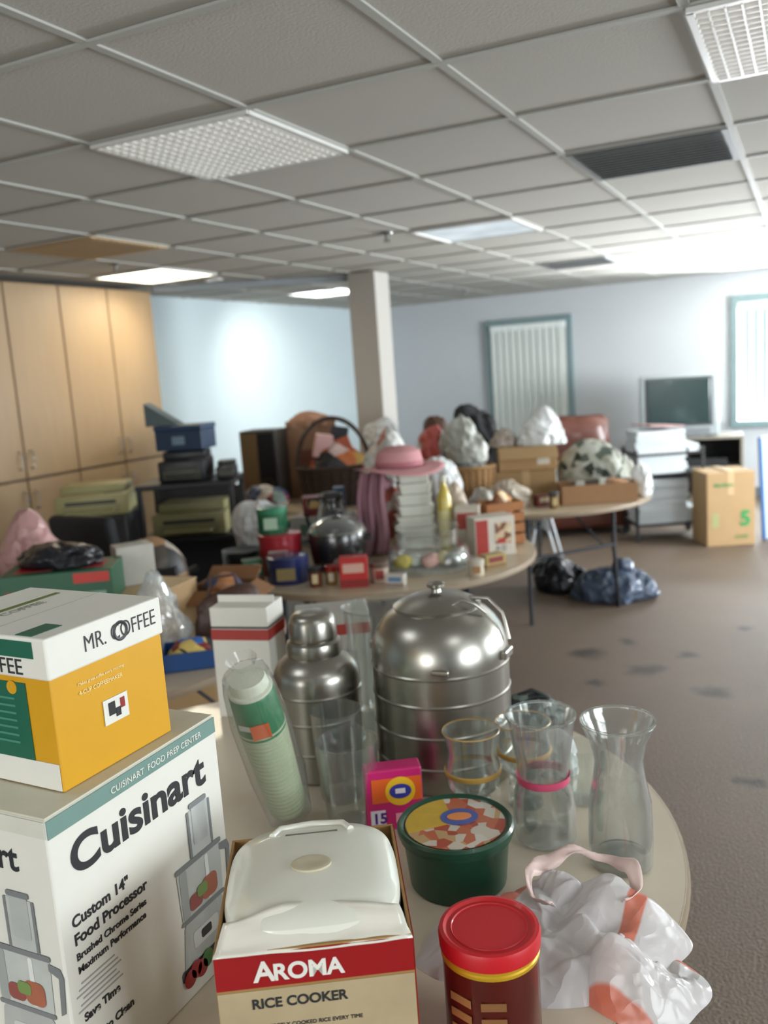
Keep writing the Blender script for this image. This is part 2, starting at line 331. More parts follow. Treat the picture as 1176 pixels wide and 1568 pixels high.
for (x,y) in ((-2.2,4.75),(-3.95,4.45),(-3.3,9.0)):
    g=G('fire_sprinkler',(x,y,H)); g.lathe('escutcheon',[(0,0),(.035,-.001),(.03,-.01),(.012,-.012),(.01,-.04),(.0,-.04)],M('6C6C68',.3,.5)); g.lathe('deflector',[(0,-.05),(.02,-.05),(.02,-.053),(0,-.053)],M('6C6C68',.3,.5)); g.tube('frame_arm',[(-.012,0,-.03),(-.016,0,-.04),(0,0,-.052),(.016,0,-.04),(.012,0,-.03)],.003,M('6C6C68',.3,.5))
g=G('support_pillar',(-3.2,6.5,0)); g.box('shaft',(.24,.26,H-.005),(0,0,(H-.005)/2),M('A8A49E',.8,var=.03),.006); g.box('base_trim',(.26,.28,.1),(0,0,.05),bb,.003)
g=G('trim_2',(-3.96,6.05,H-.03),rz=math.atan2(.85,1.3)); g.box('track',(1.6,.04,.045),(0,0,0),M('7C8286',.5),.003)
# cupboards
wd=M('937957',.45,var=.12,scale=6,stretch=(6,6,.7))
g=G('built_in_cupboard',(0,0,0)); X0=-4.72
g.box('carcass',(.46,5.3,H-.03),(XL+.235,5.65-2.65,(H-.03)/2),M('4A3A28',.6),.003)
ys=[5.65]
while ys[-1]>.9: ys.append(ys[-1]-.475)
for i in range(len(ys)-1):
    y1,y0=ys[i],ys[i+1]; yc=(y0+y1)/2
    g.box('upper_door_%d'%i,(.022,.463,H-.04-1.10),(X0,yc,(H-.04+1.10)/2),wd,.003)
    g.box('lower_door_%d'%i,(.022,.463,1.08-.1),(X0,yc,(1.085+.1)/2),wd,.003)
    s=1 if i%2==0 else -1
    hy=yc-s*.19
    for z in (1.22,.95): g.tube('handle_%d'%i,[(X0+.011,hy,z-.06),(X0+.04,hy,z-.05),(X0+.045,hy,z),(X0+.04,hy,z+.05),(X0+.011,hy,z+.06)],.005,M('8A8A8A',.3,1))
g.box('end_panel',(.48,.02,H-.03),(XL+.245,5.66,(H-.03)/2),wd,.002)
g.box('kick',(.44,5.2,.1),(XL+.22,3.0,.05),M('3A3A38',.6),0)
# tables
tt=M('B5A68D',.4,var=.05,scale=40,coat=.2); te=M('8A7964',.5)
dk=M('3E4044',.4,.8)
def table(cx,cy,r,rz,top=tt):
    g=G('round_folding_table',(cx,cy,0),rz=rz)
    g.lathe('top',[(0,.735),(r-.006,.735),(r-.004,.74),(0,.74)],top,seg=96)
    g.lathe('edge_band',[(r-.02,.712),(r,.714),(r+.002,.726),(r,.738),(r-.006,.7402)],te,seg=96)
    g.lathe('underside',[(0,.714),(r-.02,.714),(r-.02,.712)],M('6A5A48',.7),seg=96)
    for s in (-1,1):
        x=s*r*.55
        for t in (-1,1):
            g.tube('leg',[(x,t*.33,.715),(x,t*.33,.4),(x+s*.02,t*.34,.0)],.013,dk)
            g.tube('brace',[(x,t*.25,.42),(x-s*.25,t*.1,.712)],.007,dk)
        g.tube('crossbar',[(x,-.33,.42),(x,.33,.42)],.011,dk); g.tube('top_bar',[(x,-.33,.70),(x,.33,.70)],.011,dk)
    return g
T1=(-.98,1.38);T2=(-1.95,3.85);T3=(-1.7,5.75);T4=(-2.42,2.30);T5=(-3.3,5.5)
table(*T1,.80,.3,M('CDC1AC',.35,var=.03,scale=50,coat=.3)); table(*T2,.78,.4); table(*T3,.77,-.7); table(*T4,.76,.1); table(*T5,.76,.6)
# =========================================== FOREGROUND
white=M('D6D5CC',.5,var=.03); blk=M('1B1B1D',.5); red=M('A8131B',.45); ink=M('26282B',.5)
g=G('food_processor_box',(-.965,.87,TZ))
bx,by,bz=.27,.34,.40
g.box('carton',(bx,by,bz),(0,0,bz/2),white,.003)
g.box('top_flap',(bx*.99,by*.99,.003),(0,0,bz+.0015),M('C3C1AE',.6),.001)
fx=bx/2+.0006
teal=M('6A8880',.5)
g.box('teal_strip',(.001,by*.99,.024),(fx,0,bz-.013),teal,0)
g.text('strip_text','CUISINART  FOOD PREP CENTER',.013,(fx+.001,-.06,bz-.018),'+x',white)
g.text('logo','Cuisinart',.066,(fx,-.14,bz-.090),'+x',ink,bold=.0018,sx=1.12)
for k,(t,s) in enumerate((('Custom 14"',.021),('Food Processor',.021),('Brushed Chrome Series',.0135),('Maximum Performance',.0135),('Save Time',.0155),('Easy to Clean',.0155))):
    z=[.245,.221,.200,.182,.115,.078][k]
    g.text('line_%d'%k,t,s,(fx,-.150,z),'+x',ink,bold=.0003 if k in (2,3) else .0005)
for k in range(6): g.box('fine_print_%d'%k,(.0008,.06+.01*(k%3),.002),(fx,-.118,.168-.007*k),M('9A9A96',.6),0)
def procdraw(g,ox,oy,oz,s,face):
    steelp=M('A8ACA9',.4,var=.35,scale=9,stretch=(1,5,1)); dk2=M('2A2B2D',.5); lt=M('B4B9B5',.4,var=.25,scale=14); ol=M('75797A',.5)
    def P(n,pts,m,k=0):
        if face=='x': vs=[(ox+k*.0004,oy+a*s,oz+b*s) for a,b in pts]
        else: vs=[(ox+a*s,oy-k*.0004,oz+b*s) for a,b in pts]
        g.poly(n,vs,[tuple(range(len(pts)))],m)
    def rnd(x0,x1,y0,y1,r=.01,tp=0):
        out=[]
        for (cx_,cy_,a0) in ((x1-r,y0+r,-90),(x1-r-tp,y1-r,0),(x0+r+tp,y1-r,90),(x0+r,y0+r,180)):
            for q in range(5): a=math.radians(a0+q*22.5); out.append((cx_+r*math.cos(a),cy_+r*math.sin(a)))
        return out
    P('pic_shadow',rnd(-.062,.066,-.006,.012,.006),M('55585A',.5))
    P('pic_base',rnd(-.054,.054,0,.078,.012,.008),steelp,1); P('pic_base_foot',rnd(-.056,.056,-.002,.012,.005),dk2,2)
    P('pic_panel',rnd(-.03,.03,.03,.055,.006),M('C4C7C4',.4),2); P('pic_knob',rnd(-.012,.012,.036,.05,.004),dk2,3)
    P('pic_bowl',rnd(-.048,.048,.079,.162,.008,-.003),lt,1); P('pic_bowl_shade',rnd(-.046,-.03,.082,.158,.006),M('989D9B',.4),2); P('pic_bowl_gloss',rnd(.012,.02,.086,.155,.003),M('DADDDA',.3),2)
    P('pic_bowl_rim',rnd(-.053,.053,.157,.165,.003),ol,3); P('pic_bowl_base',rnd(-.05,.05,.076,.083,.003),ol,3)
    P('pic_contents',rnd(-.03,.0,.088,.112,.008),M('8A4A44',.5),3); P('pic_contents2',rnd(.0,.036,.088,.122,.01),M('9C5C44',.5,var=.3),3); P('pic_contents3',rnd(-.012,.012,.10,.118,.006),M('6F8A4C',.5),4)
    P('pic_chute',rnd(-.016,.036,.165,.236,.006),lt,1); P('pic_chute_edge',rnd(-.017,-.012,.165,.236,.002),ol,2); P('pic_chute_edge2',rnd(.032,.037,.165,.236,.002),ol,2)
    P('pic_pusher',rnd(-.006,.026,.18,.242,.005),steelp,2); P('pic_pusher_cap',rnd(-.01,.03,.238,.246,.003),ol,3)
    P('pic_handle',[(.048,.155),(.068,.152),(.073,.14),(.068,.09),(.06,.085),(.064,.138),(.048,.145)],ol,2)
procdraw(g,fx,.098,.04,1.03,'x')
for k in range(4): g.lathe('pic_pepper_%d'%k,[(0,0),(.014,0),(.012,.001),(0,.001)],M('8C1A1A' if k!=3 else '3E6A2C',.4),(fx+.0022,.05+.014*k,.035+.006*(k%2)),(0,math.pi/2,0))
fy=-by/2-.0006
g.text('logo_front','Cuisinart',.05,(-.105,fy,bz-.075),'-y',ink,bold=.001)
procdraw(g,.06,fy,.05,1.0,'y')
g.box('teal_strip_front',(bx*.99,.001,.022),(0,fy,bz-.012),M('C9C9BC',.5),0)
# coffee maker box
g=G('coffee_maker_box',(-.985,.868,TZ+.4035),rz=-.03)
cx,cy,cz=.26,.205,.205
yel=M('C99409',.45,var=.04); grn=M('0F5A43',.45)
g.box('carton',(cx,cy,cz-.01),(0,0,(cz-.01)/2),yel,.002)
g.box('lid',(cx+.006,cy+.006,.055),(0,0,cz-.0275),white,.003)
fx=cx/2
g.text('brand','MR. COFFEE',.032,(fx+.0035,-.045,cz-.036),'+x',ink,bold=-.0003,sx=.8)
g.lathe('brand_ring',[(.012,0),(.014,.0008),(.0125,.0016),(.0095,.0008),(.012,0)],ink,(fx+.0032,.022,cz-.026),(0,math.pi/2,0))
g.box('photo_label',(.001,.045,.035),(fx+.001,.0,.075),white,0)
for k,(y,z,w_,h,m) in enumerate(((-.008,.078,.012,.018,blk),(.003,.07,.009,.012,blk),(.012,.08,.008,.014,M('8A1A1A',.5)))): g.box('photo_%d'%k,(.001,w_,h),(fx+.0018,y,z),m,0)
g.text('side_text','4-CUP COFFEEMAKER',.008,(fx+.001,-.06,.115),'+x',M('F0DDA0',.5))
g.text('side_text2','Makes great coffee every morning',.006,(fx+.001,-.06,.128),'+x',M('F0DDA0',.5))
g.box('green_panel',(.09,.001,.105),(.04,-cy/2-.001,.09),grn,0); g.box('white_foot',(cx*.98,.001,.036),(0,-cy/2-.001,.02),white,0)
for k in range(7): g.box('green_text_%d'%k,(.055,.001,.003),(.035,-cy/2-.002,.06+.010*k),M('3D7F6A',.5),0)
g.lathe('badge',[(0,0),(.009,0),(.009,.001),(0,.001)],yel,(.06,-cy/2-.001,.135),(math.pi/2,0,0))
g.box('lid_green',(.10,.001,.022),(.06,-cy/2-.0035,cz-.016),grn,0); g.text('lid_text','FFEE',.03,(.03,-cy/2-.0035,cz-.05),'-y',ink)
g.box('lid_top_green',(.03,.05,.0008),(.09,-.075,cz+.0004),grn,0); g.text('lid_top_text','MR. COFFEE',.022,(-.02,-.08,cz+.0005),'+z',M('8A8A80',.5),roll=math.pi/2)
g.box('lid_slot',(.010,.11,.0008),(-.05,.03,cz+.0004),M('5B6B32',.6),0)
g.box('lid_crease',(.002,cy,.0006),(.02,0,cz+.0004),M('A5A69C',.6),0)
# rice cooker in box
g=G('rice_cooker_box',(-.588,.905,TZ),rz=.528)
rx,ry,rz_=.235,.26,.25
kr=M('94703E',.7,var=.08); dred=M('8E1216',.4)
g.openbox('carton',(rx,ry,rz_),kr,flaps=False)
g.box('front_print',(rx-.002,.001,rz_-.05),(0,-ry/2-.0006,(rz_-.05)/2),M('A69676',.5,var=.3,scale=12),0)
g.box('red_band',(rx-.001,.001,.044),(0,-ry/2-.0009,rz_-.024),dred,0)
g.box('side_print',(.001,ry,rz_),(rx/2+.0006,0,rz_/2),dred,0)
g.text('brand','A',.036,(-.072,-ry/2-.0015,rz_-.038),'-y',white,bold=.0009)
g.text('brand_rest','ROMA',.029,(-.050,-ry/2-.0015,rz_-.038),'-y',white,bold=.0009)
g.text('label','RICE COOKER',.0175,(-.078,-ry/2-.0015,rz_-.073),'-y',ink,bold=.0004)
g.text('label_small','PERFECTLY COOKED RICE EVERY TIME',.007,(-.07,-ry/2-.0015,rz_-.1),'-y',ink)
g.lathe('picture_bowl',[(0,0),(.06,0),(.06,.001),(0,.001)],M('D6CFBF',.5),(.0,-ry/2-.001,.075),(math.pi/2,0,0))
ck=M('D3D4C8',.28,var=.02,coat=.4)
g.lathe('cooker_body',[(0,.01),(.10,.01),(.106,.05),(.107,.22),(.105,.238)],ck,n=4.0,seg=64,sy=1.02)
g.lathe('cooker_lid',[(.106,.236),(.112,.240),(.113,.252),(.110,.262),(.100,.270),(.08,.275),(.04,.278),(0,.279)],ck,n=3.4,seg=64,sy=1.08,loc=(0,.004,0))
g.lathe('lid_seam',[(.1125,.243),(.1135,.2445),(.1125,.246)],M('8A8A80',.5),n=3.4,seg=64,sy=1.08,loc=(0,.004,0))
g.lathe('steam_vent',[(.024,0),(.024,.003),(.020,.004),(.012,.002),(0,.001)],M('B8B098',.4),(0,-.005,.2785),sx=1.1,sy=.8)
g.box('handle_recess',(.075,.020,.004),(0,.088,.2725),M('6C6C60',.5),.0019,rot=(-.2,0,0)); g.tube('handle_lip',[(-.055,.082,.275),(-.045,.104,.273),(0,.112,.272),(.045,.104,.273),(.055,.082,.275)],.005,ck)
def flapf(u,v):
    t=v+.5
    return (u*.235*(1-.10*t),-.1335+t*.055*(1-.8*abs(u)),.246+t*.034*(1-.5*abs(u))+.004*noise.noise(Vector((u*5,v*3,2)))-.008*t*max(0,1-abs(u)*6))
g.sheet('inner_flap',flapf,24,10,M('D3D0C4',.2,coat=.8))
# nut can
g=G('snack_canister',(-.375,.985,TZ)); r=.063
g.lathe('can',[(0,0),(r-.002,0),(r,.004),(r,.155)],M('5A1C14',.3,.3,var=.25,scale=14,coat=.4))
g.lathe('can_seam',[(r-.001,.15),(r+.0015,.152),(r+.0015,.156),(r,.158),(r,.168)],M('C9A227',.3,.4))
g.lathe('lid',[(r,.163),(r+.003,.164),(r+.004,.180),(r+.002,.186),(r-.003,.187),(r-.007,.184),(0,.184)],M('B8141E',.45,var=.03,coat=.15))
g.lathe('lid_ring',[(r*.8,.184),(r*.79,.1855),(r*.77,.184)],M('B8141E',.45,var=.03,coat=.15))
for k,a in enumerate((-1.9,-1.2)):
    for t in range(4): g.box('label_%d'%(k*4+t),(.032,.001,.011),((r+.0006)*math.cos(a),(r+.0006)*math.sin(a),.05+.022*t),M('7E5530' if k else '9A6A3C',.5),0,rot=(0,0,a+math.pi/2))
# green tub
g=G('candy_tub',(-.565,1.345,TZ)); tg=M('0D3F2B',.35,coat=.3)
g.lathe('tub',[(0,0),(.082,0),(.086,.004),(.094,.088),(.1,.09),(.1,.1)],tg)
g.lathe('lid',[(.1,.096),(.103,.098),(.104,.108),(.1,.113),(.095,.111),(.092,.108),(0,.108)],tg)
def disc(g,pn,rr,loc,mat,sx=1,sy=1,a0=0,a1=2*math.pi,h=.0006,rot=(0,0,0)):
    n=32; vs=[(0,0,0)]+[(rr*sx*math.cos(a0+(a1-a0)*i/n),rr*sy*math.sin(a0+(a1-a0)*i/n),0) for i in range(n+1)]
    return g.poly(pn,vs,[(0,i,i+1) for i in range(1,n+1)],mat,h,loc,rot)
disc(g,'label_base',.089,(0,0,.1092),patches('candy_label',['B86040','C8BFB0','A84A34','B9986A','D0C8BC','B8684A'],45,.4))
disc(g,'label_yellow',.088,(0,0,.1099),M('C8A43A',.4,var=.2,scale=40),a0=2.2,a1=3.9)
disc(g,'label_blue',.034,(.0,.02,.1106),M('4A5AA0',.4),sx=1,sy=.85,rot=(0,0,.5))
disc(g,'label_ring',.022,(.0,.02,.1113),M('E08A4A',.4),sy=.6,rot=(0,0,.5))
# detergent packet
g=G('detergent_packet',(-.755,1.485,TZ),rz=VR+.12)
g.box('carton',(.115,.045,.128),(0,0,.064),M('C8246E',.4,var=.05),.004)
g.box('orange_patch',(.1,.001,.05),(.005,-.0233,.085),M('E8672A',.4),0)
g.lathe('logo_disc',[(0,0),(.03,0),(.03,.001),(0,.001)],M('F2C02E',.4),(.012,-.0236,.082),(math.pi/2,0,0)); g.lathe('logo_inner',[(0,0),(.022,0),(.022,.001),(0,.001)],M('3A3FA0',.4),(.012,-.0243,.082),(math.pi/2,0,0),sy=.7)
g.box('logo_text',(.02,.001,.01),(.012,-.0256,.083),M('F0E8F0',.4),0)
g.box('white_patch',(.03,.001,.03),(-.035,-.0236,.03),M('E6E2F0',.5),0); g.box('white_patch',(.04,.001,.02),(.02,-.0236,.025),M('F0A0B8',.5),0); g.text('mark','15',.03,(-.047,-.0243,.018),'-y',M('5A2A80',.5),bold=.001)
# glassware
glass=M('F4FAF8',.03,0,.0,trans=1.0); gl2=clear('thin_glass',(.95,.97,.96),.03,.22); gl3=clear('vase_glass',(.94,.95,.94),.05,.30)
def vessel(name,loc,prof,th,mat=glass,foot=.005):
    g=G(name,(loc[0],loc[1],loc[2]+.0008)); pin=[(max(r-th,.0),z) for r,z in prof[::-1]]; pin[-1]=(pin[-1][0],foot)
    g.lathe('wall',[(0,0)]+prof+pin+[(0,foot)],mat,seg=56)
    return g
g=vessel('glass_vase',(-.305,1.49,TZ),[(.05,0),(.055,.004),(.057,.05),(.055,.12),(.045,.17),(.042,.20),(.05,.235),(.063,.262),(.066,.272)],.0035,gl3)
g.lathe('rim',[(.063,.270),(.0665,.270),(.0665,.274),(.063,.274),(.063,.27)],glass); g.lathe('thick_base',[(0,.006),(.049,.006),(.05,.016),(.045,.02),(0,.018)],glass)
g=vessel('glass_vase',(-.456,1.53,TZ),[(.052,0),(.058,.006),(.06,.06),(.055,.1),(.047,.125),(.05,.16),(.057,.2),(.062,.235),(.066,.25)],.003,gl3)
g.lathe('rim',[(.063,.248),(.0665,.248),(.0665,.252),(.063,.252),(.063,.248)],glass)
g.lathe('ribbon',[(.0485,.118),(.0495,.12),(.0495,.132),(.0515,.134)],M('E0567E',.4),wob=.01)
vessel('drinking_glass',(-.84,1.46,TZ),[(.045,0),(.048,.004),(.056,.09),(.064,.18)],.0025,gl2)
vessel('drinking_glass',(-.915,1.555,TZ),[(.042,0),(.045,.004),(.052,.1),(.056,.2)],.0025,gl2)
vessel('drinking_glass',(-.42,1.70,TZ),[(.035,0),(.038,.004),(.042,.06),(.045,.12)],.0025,gl2)
for k,(x,y,h) in enumerate(((-.60,1.535,.20),(-.53,1.65,.18))):
    g=vessel('footed_dessert_glass',(x,y,TZ),[(.036,0),(.036,.003),(.012,.012),(.008,.04),(.02,.055),(.05,.085),(.055,.12),(.048,.16),(.056,h)],.0025,gl2,foot=.058)
    g.lathe('amber_band',[(.0555,.112),(.057,.115),(.057,.121),(.0545,.123)],M('B8924A',.3))
    g.lathe('amber_rim',[(.055,h-.002),(.0575,h-.001),(.0565,h+.001)],M('B8924A',.3))
# steel urn
br=M('A8A69E',.30,1,var=.06,scale=6,stretch=(1,1,10))
def band(r,z,k=.0022): return [(r,z-.012),(r,z-.004),(r+k,z-.001),(r+k,z+.001),(r,z+.004),(r,z+.012)]
g=G('steel_drink_urn',(-.752,1.76,TZ)); r=.154
g.lathe('body',[(0,0),(r-.01,0),(r-.002,.004),(r,.012)]+band(r,.06)+band(r,.13)+band(r,.2)+band(r,.262)+[(r,.285),(r-.002,.300),(r-.006,.316),(r-.013,.334),(r-.024,.352),(r-.040,.369),(r-.062,.383)],br,seg=72)
g.lathe('lid',[(r-.058,.380),(r-.056,.388),(r-.07,.396),(.06,.407),(.03,.413),(.0,.415)],br,seg=56)
g.lathe('knob',[(.012,.413),(.01,.421),(.02,.427),(.021,.433),(.012,.439),(0,.440)],br)
g.tube('lid_clip',[(.05,-.05,.395),(.075,-.04,.410),(.10,-.025,.397),(.118,-.01,.375)],.004,br)
g.tube('bail_handle',[(.07,.02,.40),(.11,.03,.397),(.142,.03,.365),(.158,.02,.31)],.004,br)
for s in (-1,1): g.box('side_latch',(.014,.05,.02),(s*.158,0,.285),br,.004)
g.box('front_latch',(.04,.012,.012),(.06,-.147,.28),br,.004)
# thermos
g=G('steel_vacuum_flask',(-1.025,1.67,TZ)); r=.1
g.lathe('body',[(0,0),(r-.006,0),(r,.006),(r,.02)]+band(r,.07)+band(r,.14)+band(r,.2)+[(r,.232),(r-.003,.246),(r-.01,.258),(r-.022,.270),(.062,.28)],br,seg=64)
g.lathe('collar',[(.062,.278),(.064,.285),(.064,.30),(.062,.31),(.054,.315)],br)
g.lathe('cup_cap',[(.053,.314),(.055,.318),(.055,.325),(.054,.355),(.05,.368),(.04,.377),(.02,.380),(.0,.38)],br)
vessel('glass_jar',(-1.0,1.96,TZ),[(.08,0),(.09,.006),(.095,.15),(.088,.25),(.095,.31),(.1,.315)],.004,gl2)
# cup sleeve
base=Vector((-.965,1.42,TZ+.030)); top=Vector((-.95,1.29,TZ+.385)); dv=(top-base)
g=G('foam_cup_stack',base); g.e.rotation_mode='QUATERNION'; g.e.rotation_quaternion=Vector((0,0,1)).rotation_difference(dv.normalized())
foam=M('BCC8A8',.6,var=.04)
prof=[(0,0),(.030,0)]
for k in range(22): z=.01+k*.0105; prof+=[(.0375+.0004*k,z),(.0395+.0004*k,z+.005),(.0395+.0004*k,z+.007),(.0365+.0004*k,z+.0085)]
g.lathe('cups',prof+[(.045,.245),(0,.245)],foam,seg=40)
g.lathe('printed_cup_band',[(.046,.225),(.047,.23),(.044,.318),(.041,.323)],M('1E7A4B',.4,var=.1))
g.lathe('cup_stack_end',[(.041,.320),(.043,.322),(.043,.327),(.038,.330),(.036,.345),(.034,.35),(.0,.35)],M('D6DAC6',.5))
g.box('orange_print',(.036,.001,.034),(.028,-.0395,.255),M('D9642E',.4),.0,rot=(0,0,.6)); g.box('white_print',(.025,.001,.012),(.0,-.0485,.265),M('D8E0D8',.4),.0)
g.lathe('plastic_sleeve',[(.01,-.006),(.048,.0),(.054,.1),(.053,.25),(.049,.33),(.044,.36),(.02,.375),(.03,.395)],clear('bag_film',(.97,.98,.98),.05,.22),wob=.14)
g=G('milk_carton_box',(-1.39,1.93,TZ),rz=VR-.25)
g.box('carton',(.165,.12,.31),(0,0,.155),white,.003); g.box('red_stripe',(.167,.122,.03),(0,0,.235),M('A03028',.5),.001); g.box('dark_stripe',(.167,.122,.006),(0,0,.255),ink,.001)
g.box('top_seam',(.165,.004,.02),(0,0,.32),white,.001)
g=G('appliance_box',(-1.20,2.06,TZ),rz=VR+.1)
g.box('carton',(.2,.12,.27),(0,0,.135),M('A5A29A',.5),.003); g.box('red_stripe',(.202,.122,.03),(0,0,.22),M('983228',.5),.001); g.box('label',(.12,.001,.08),(0,-.062,.12),M('6A6A68',.5),0)
# striped bag
def stripes(name,rot,scale,dist,pos=.91):
    m=bpy.data.materials.new(name); m.use_nodes=True; nt=m.node_tree; b=nt.nodes['Principled BSDF']; b.inputs['Roughness'].default_value=.28
    tc=nt.nodes.new('ShaderNodeTexCoord'); wv=nt.nodes.new('ShaderNodeTexWave'); wv.inputs['Scale'].default_value=scale; wv.inputs['Distortion'].default_value=dist; wv.inputs['Detail'].default_value=0; wv.inputs['Detail Scale'].default_value=1.2
    mp=nt.nodes.new('ShaderNodeMapping'); mp.inputs['Rotation'].default_value=rot; nt.links.new(tc.outputs['Object'],mp.inputs[0]); nt.links.new(mp.outputs[0],wv.inputs['Vector'])
    cr=nt.nodes.new('ShaderNodeValToRGB'); cr.color_ramp.elements[0].position=pos; cr.color_ramp.elements[0].color=C('DEDBDA'); cr.color_ramp.elements[1].position=pos+.02; cr.color_ramp.elements[1].color=C('DF8068'); nt.links.new(wv.outputs[0],cr.inputs[0]); nt.links.new(cr.outputs[0],b.inputs['Base Color'])
    tl=nt.nodes.new('ShaderNodeBsdfTranslucent'); nt.links.new(cr.outputs[0],tl.inputs[0]); mxs=nt.nodes.new('ShaderNodeMixShader'); mxs.inputs[0].default_value=.25
    tp=nt.nodes.new('ShaderNodeBsdfTransparent'); mx3=nt.nodes.new('ShaderNodeMixShader'); mx3.inputs[0].default_value=.15
    nt.links.new(b.outputs[0],mxs.inputs[1]); nt.links.new(tl.outputs[0],mxs.inputs[2]); nt.links.new(mxs.outputs[0],mx3.inputs[1]); nt.links.new(tp.outputs[0],mx3.inputs[2]); nt.links.new(mx3.outputs[0],nt.nodes['Material Output'].inputs[0])
    crumple_bump(m,22,.5,.012); return m
g=G('plastic_shopping_bag',(-.350,1.225,TZ),rz=VR)
sA=stripes('striped_bag_a',(0,0,.5),1.7,1.2,.94); sB=stripes('striped_bag_b',(0,0,-.9),1.9,1.0,.95); sC=stripes('striped_bag_c',(0,0,1.3),1.8,1.0,.94)
g.heap('bag_body',.175,.135,.098,(.01,.0,0),sA,seed=3)
g.heap('bag_front_lobe',.095,.09,.078,(.10,-.10,0),sB,seed=6)
g.heap('bag_left_lobe',.095,.07,.065,(-.125,-.01,0),sC,seed=8)
g.heap('bag_rear_lobe',.10,.06,.09,(.02,.06,0),sC,seed=14)
def loop(pn,cx_,cy_,cz_,ra,rb,w0,a0,a1,mat,tilt=.5):
    vs=[];fs=[];NN=48
    for i in range(NN+1):
        a=a0+(a1-a0)*i/NN; wv_=.8+.35*math.sin(3*a+1); x=cx_+ra*math.cos(a); y=cy_+rb*math.sin(a); z=cz_+.014*math.sin(a)+.006*math.sin(5*a)
        for k in range(4):
            t=(k/3-.5)*w0*wv_; vs.append((x+t*math.cos(a)*tilt,y+t*math.sin(a)*tilt,z+t*.6+.003*math.sin(k*2+9*a)))
        if i:
            for k in range(3): q_=4*i+k; fs.append((q_-4,q_,q_+1,q_-3))
    o=g.poly(pn,vs,fs,mat,.0012); finish(o.data,True,60)
loop('bag_handle',.045,.03,.088,.085,.06,.026,-.9,4.0,M('DDC4BC',.35),tilt=.7)
g=G('plaid_purse',T(T1,.60,.40,TZ),rz=VR)
g.blob('bag',(.095,.05,.06),(0,0,0),patches('plaid',['141816','1E2A26','141816','5A6660'],60,.5),amp=.2,seed=5,flat=-.6); g.tube('strap',[(-.05,0,.06),(-.03,0,.10),(.0,0,.11),(.04,0,.09),(.06,0,.05)],.005,blk)
# =========================================== TABLE 4 (left)
card=M('A0825A',.75,var=.08,scale=10); wbag=crumple_bump(M('CDD0D0',.3,var=.08,scale=6)); gbag=crumple_bump(M('1C1D22',.3,var=.3,scale=8))
film=clear('grey_film',(.85,.88,.92),.22,.4)
g=G('plastic_shopping_bag',(-.50,1.80,TZ)); g.blob('bag_body',(.05,.05,.06),(0,0,0),wbag,amp=.25,seed=8)
g=G('cardboard_box',T(T4,.12,.12,TZ),rz=VR-.35)
g.box('carton',(.50,.34,.17),(0,0,.085),card,.004); g.box('tape',(.50,.05,.001),(0,0,.1708),M('B89A70',.4),0); g.box('flap',(.25,.34,.003),(.13,.0,.1722),M('BFA37C',.7),.001)
g=G('toaster_box',T(T4,.0,-.06,TZ+.1745),rz=VR+.12)
g.box('carton',(.38,.22,.125),(0,0,.0625),M('1C5036',.45,var=.1),.003)
for k,(x,z,w_,h,c) in enumerate(((-.12,.04,.1,.06,'A01C24'),(.12,.10,.12,.035,'B02A20'),(.0,.03,.09,.02,'A8A898'),(.13,.035,.07,.03,'7F9F8A'))): g.box('print_%d'%k,(w_,.001,h),(x,-.111,z),M(c,.45),0)
g.box('top_print',(.3,.12,.001),(0,0,.1255),M('A01C24',.45),0)
g=G('trash_bag',T(T4,-.04,.0,TZ+.301)); g.blob('bag',(.15,.1,.05),(0,0,0),gbag,amp=.3,seed=21,folds=.06)
g=G('white_carton',T(T4,.19,.16,TZ+.175),rz=VR+.5); g.box('carton',(.14,.10,.15),(0,0,.075),M('A5A39A',.5),.003,); g.box('label',(.08,.05,.001),(0,0,.1505),M('7C8C8C',.5),0)
pink=crumple_bump(M('B28A88',.4,var=.2,scale=6))
g=G('plastic_shopping_bag',T(T4,-.29,.38,TZ)); g.blob('bag_body',(.20,.17,.21),(0,0,0),pink,amp=.28,seed=23,folds=.06,peak=.4)
g=G('plastic_shopping_bag',T(T4,-.42,-.02,TZ)); g.blob('bag_body',(.15,.14,.17),(0,0,0),crumple_bump(patches('red_white_bag',['A83A34','B8A8A0','A05048','C0B8B0'],6,.4)),amp=.25,seed=25,folds=.05)
g=G('plastic_shopping_bag',T(T4,.36,-.17,TZ)); g.blob('bag_body',(.085,.085,.14),(0,0,0),film,amp=.35,seed=27,folds=.08,peak=.4,flat=-.5)
g=G('storage_bin',T(T4,.50,-.33,TZ),rz=VR+.2); g.openbox('bin',(.20,.15,.06),M('1F467E',.4),flaps=False); g.blob('contents',(.08,.06,.05),(0,0,.006),patches('bin_stuff',['7A2A24','2A5AA0','C8B060','202428'],25),amp=.2,seed=28)
g=G('leather_handbag',T(T4,.57,-.08,TZ),rz=VR+.3); g.blob('bag',(.12,.05,.12),(0,0,0),M('3A2218',.5,var=.3),amp=.15,seed=33,n=3); g.tube('strap',[(-.06,0,.16),(-.04,0,.23),(.04,0,.23),(.06,0,.16)],.006,M('3A2216',.5))
g=G('folded_clothes',T(T4,.28,-.45,TZ),rz=VR)
for k in range(3): g.blob('garment_%d'%k,(.12,.09,.03),(0,0,.035*k),M(['2A2C34','4A3A34','5A6068'][k],.9,var=.3),amp=.15,seed=90+k,n=4)
g=G('cardboard_box',T(T4,.50,.26,TZ),rz=VR-.2); g.openbox('carton',(.22,.2,.12),M('7A5434',.75),fa=.5); g.blob('contents',(.09,.08,.07),(0,0,.05),patches('clutter_a',['30343A','8A5A34','283A5A','8C8478'],12),amp=.2,seed=29)
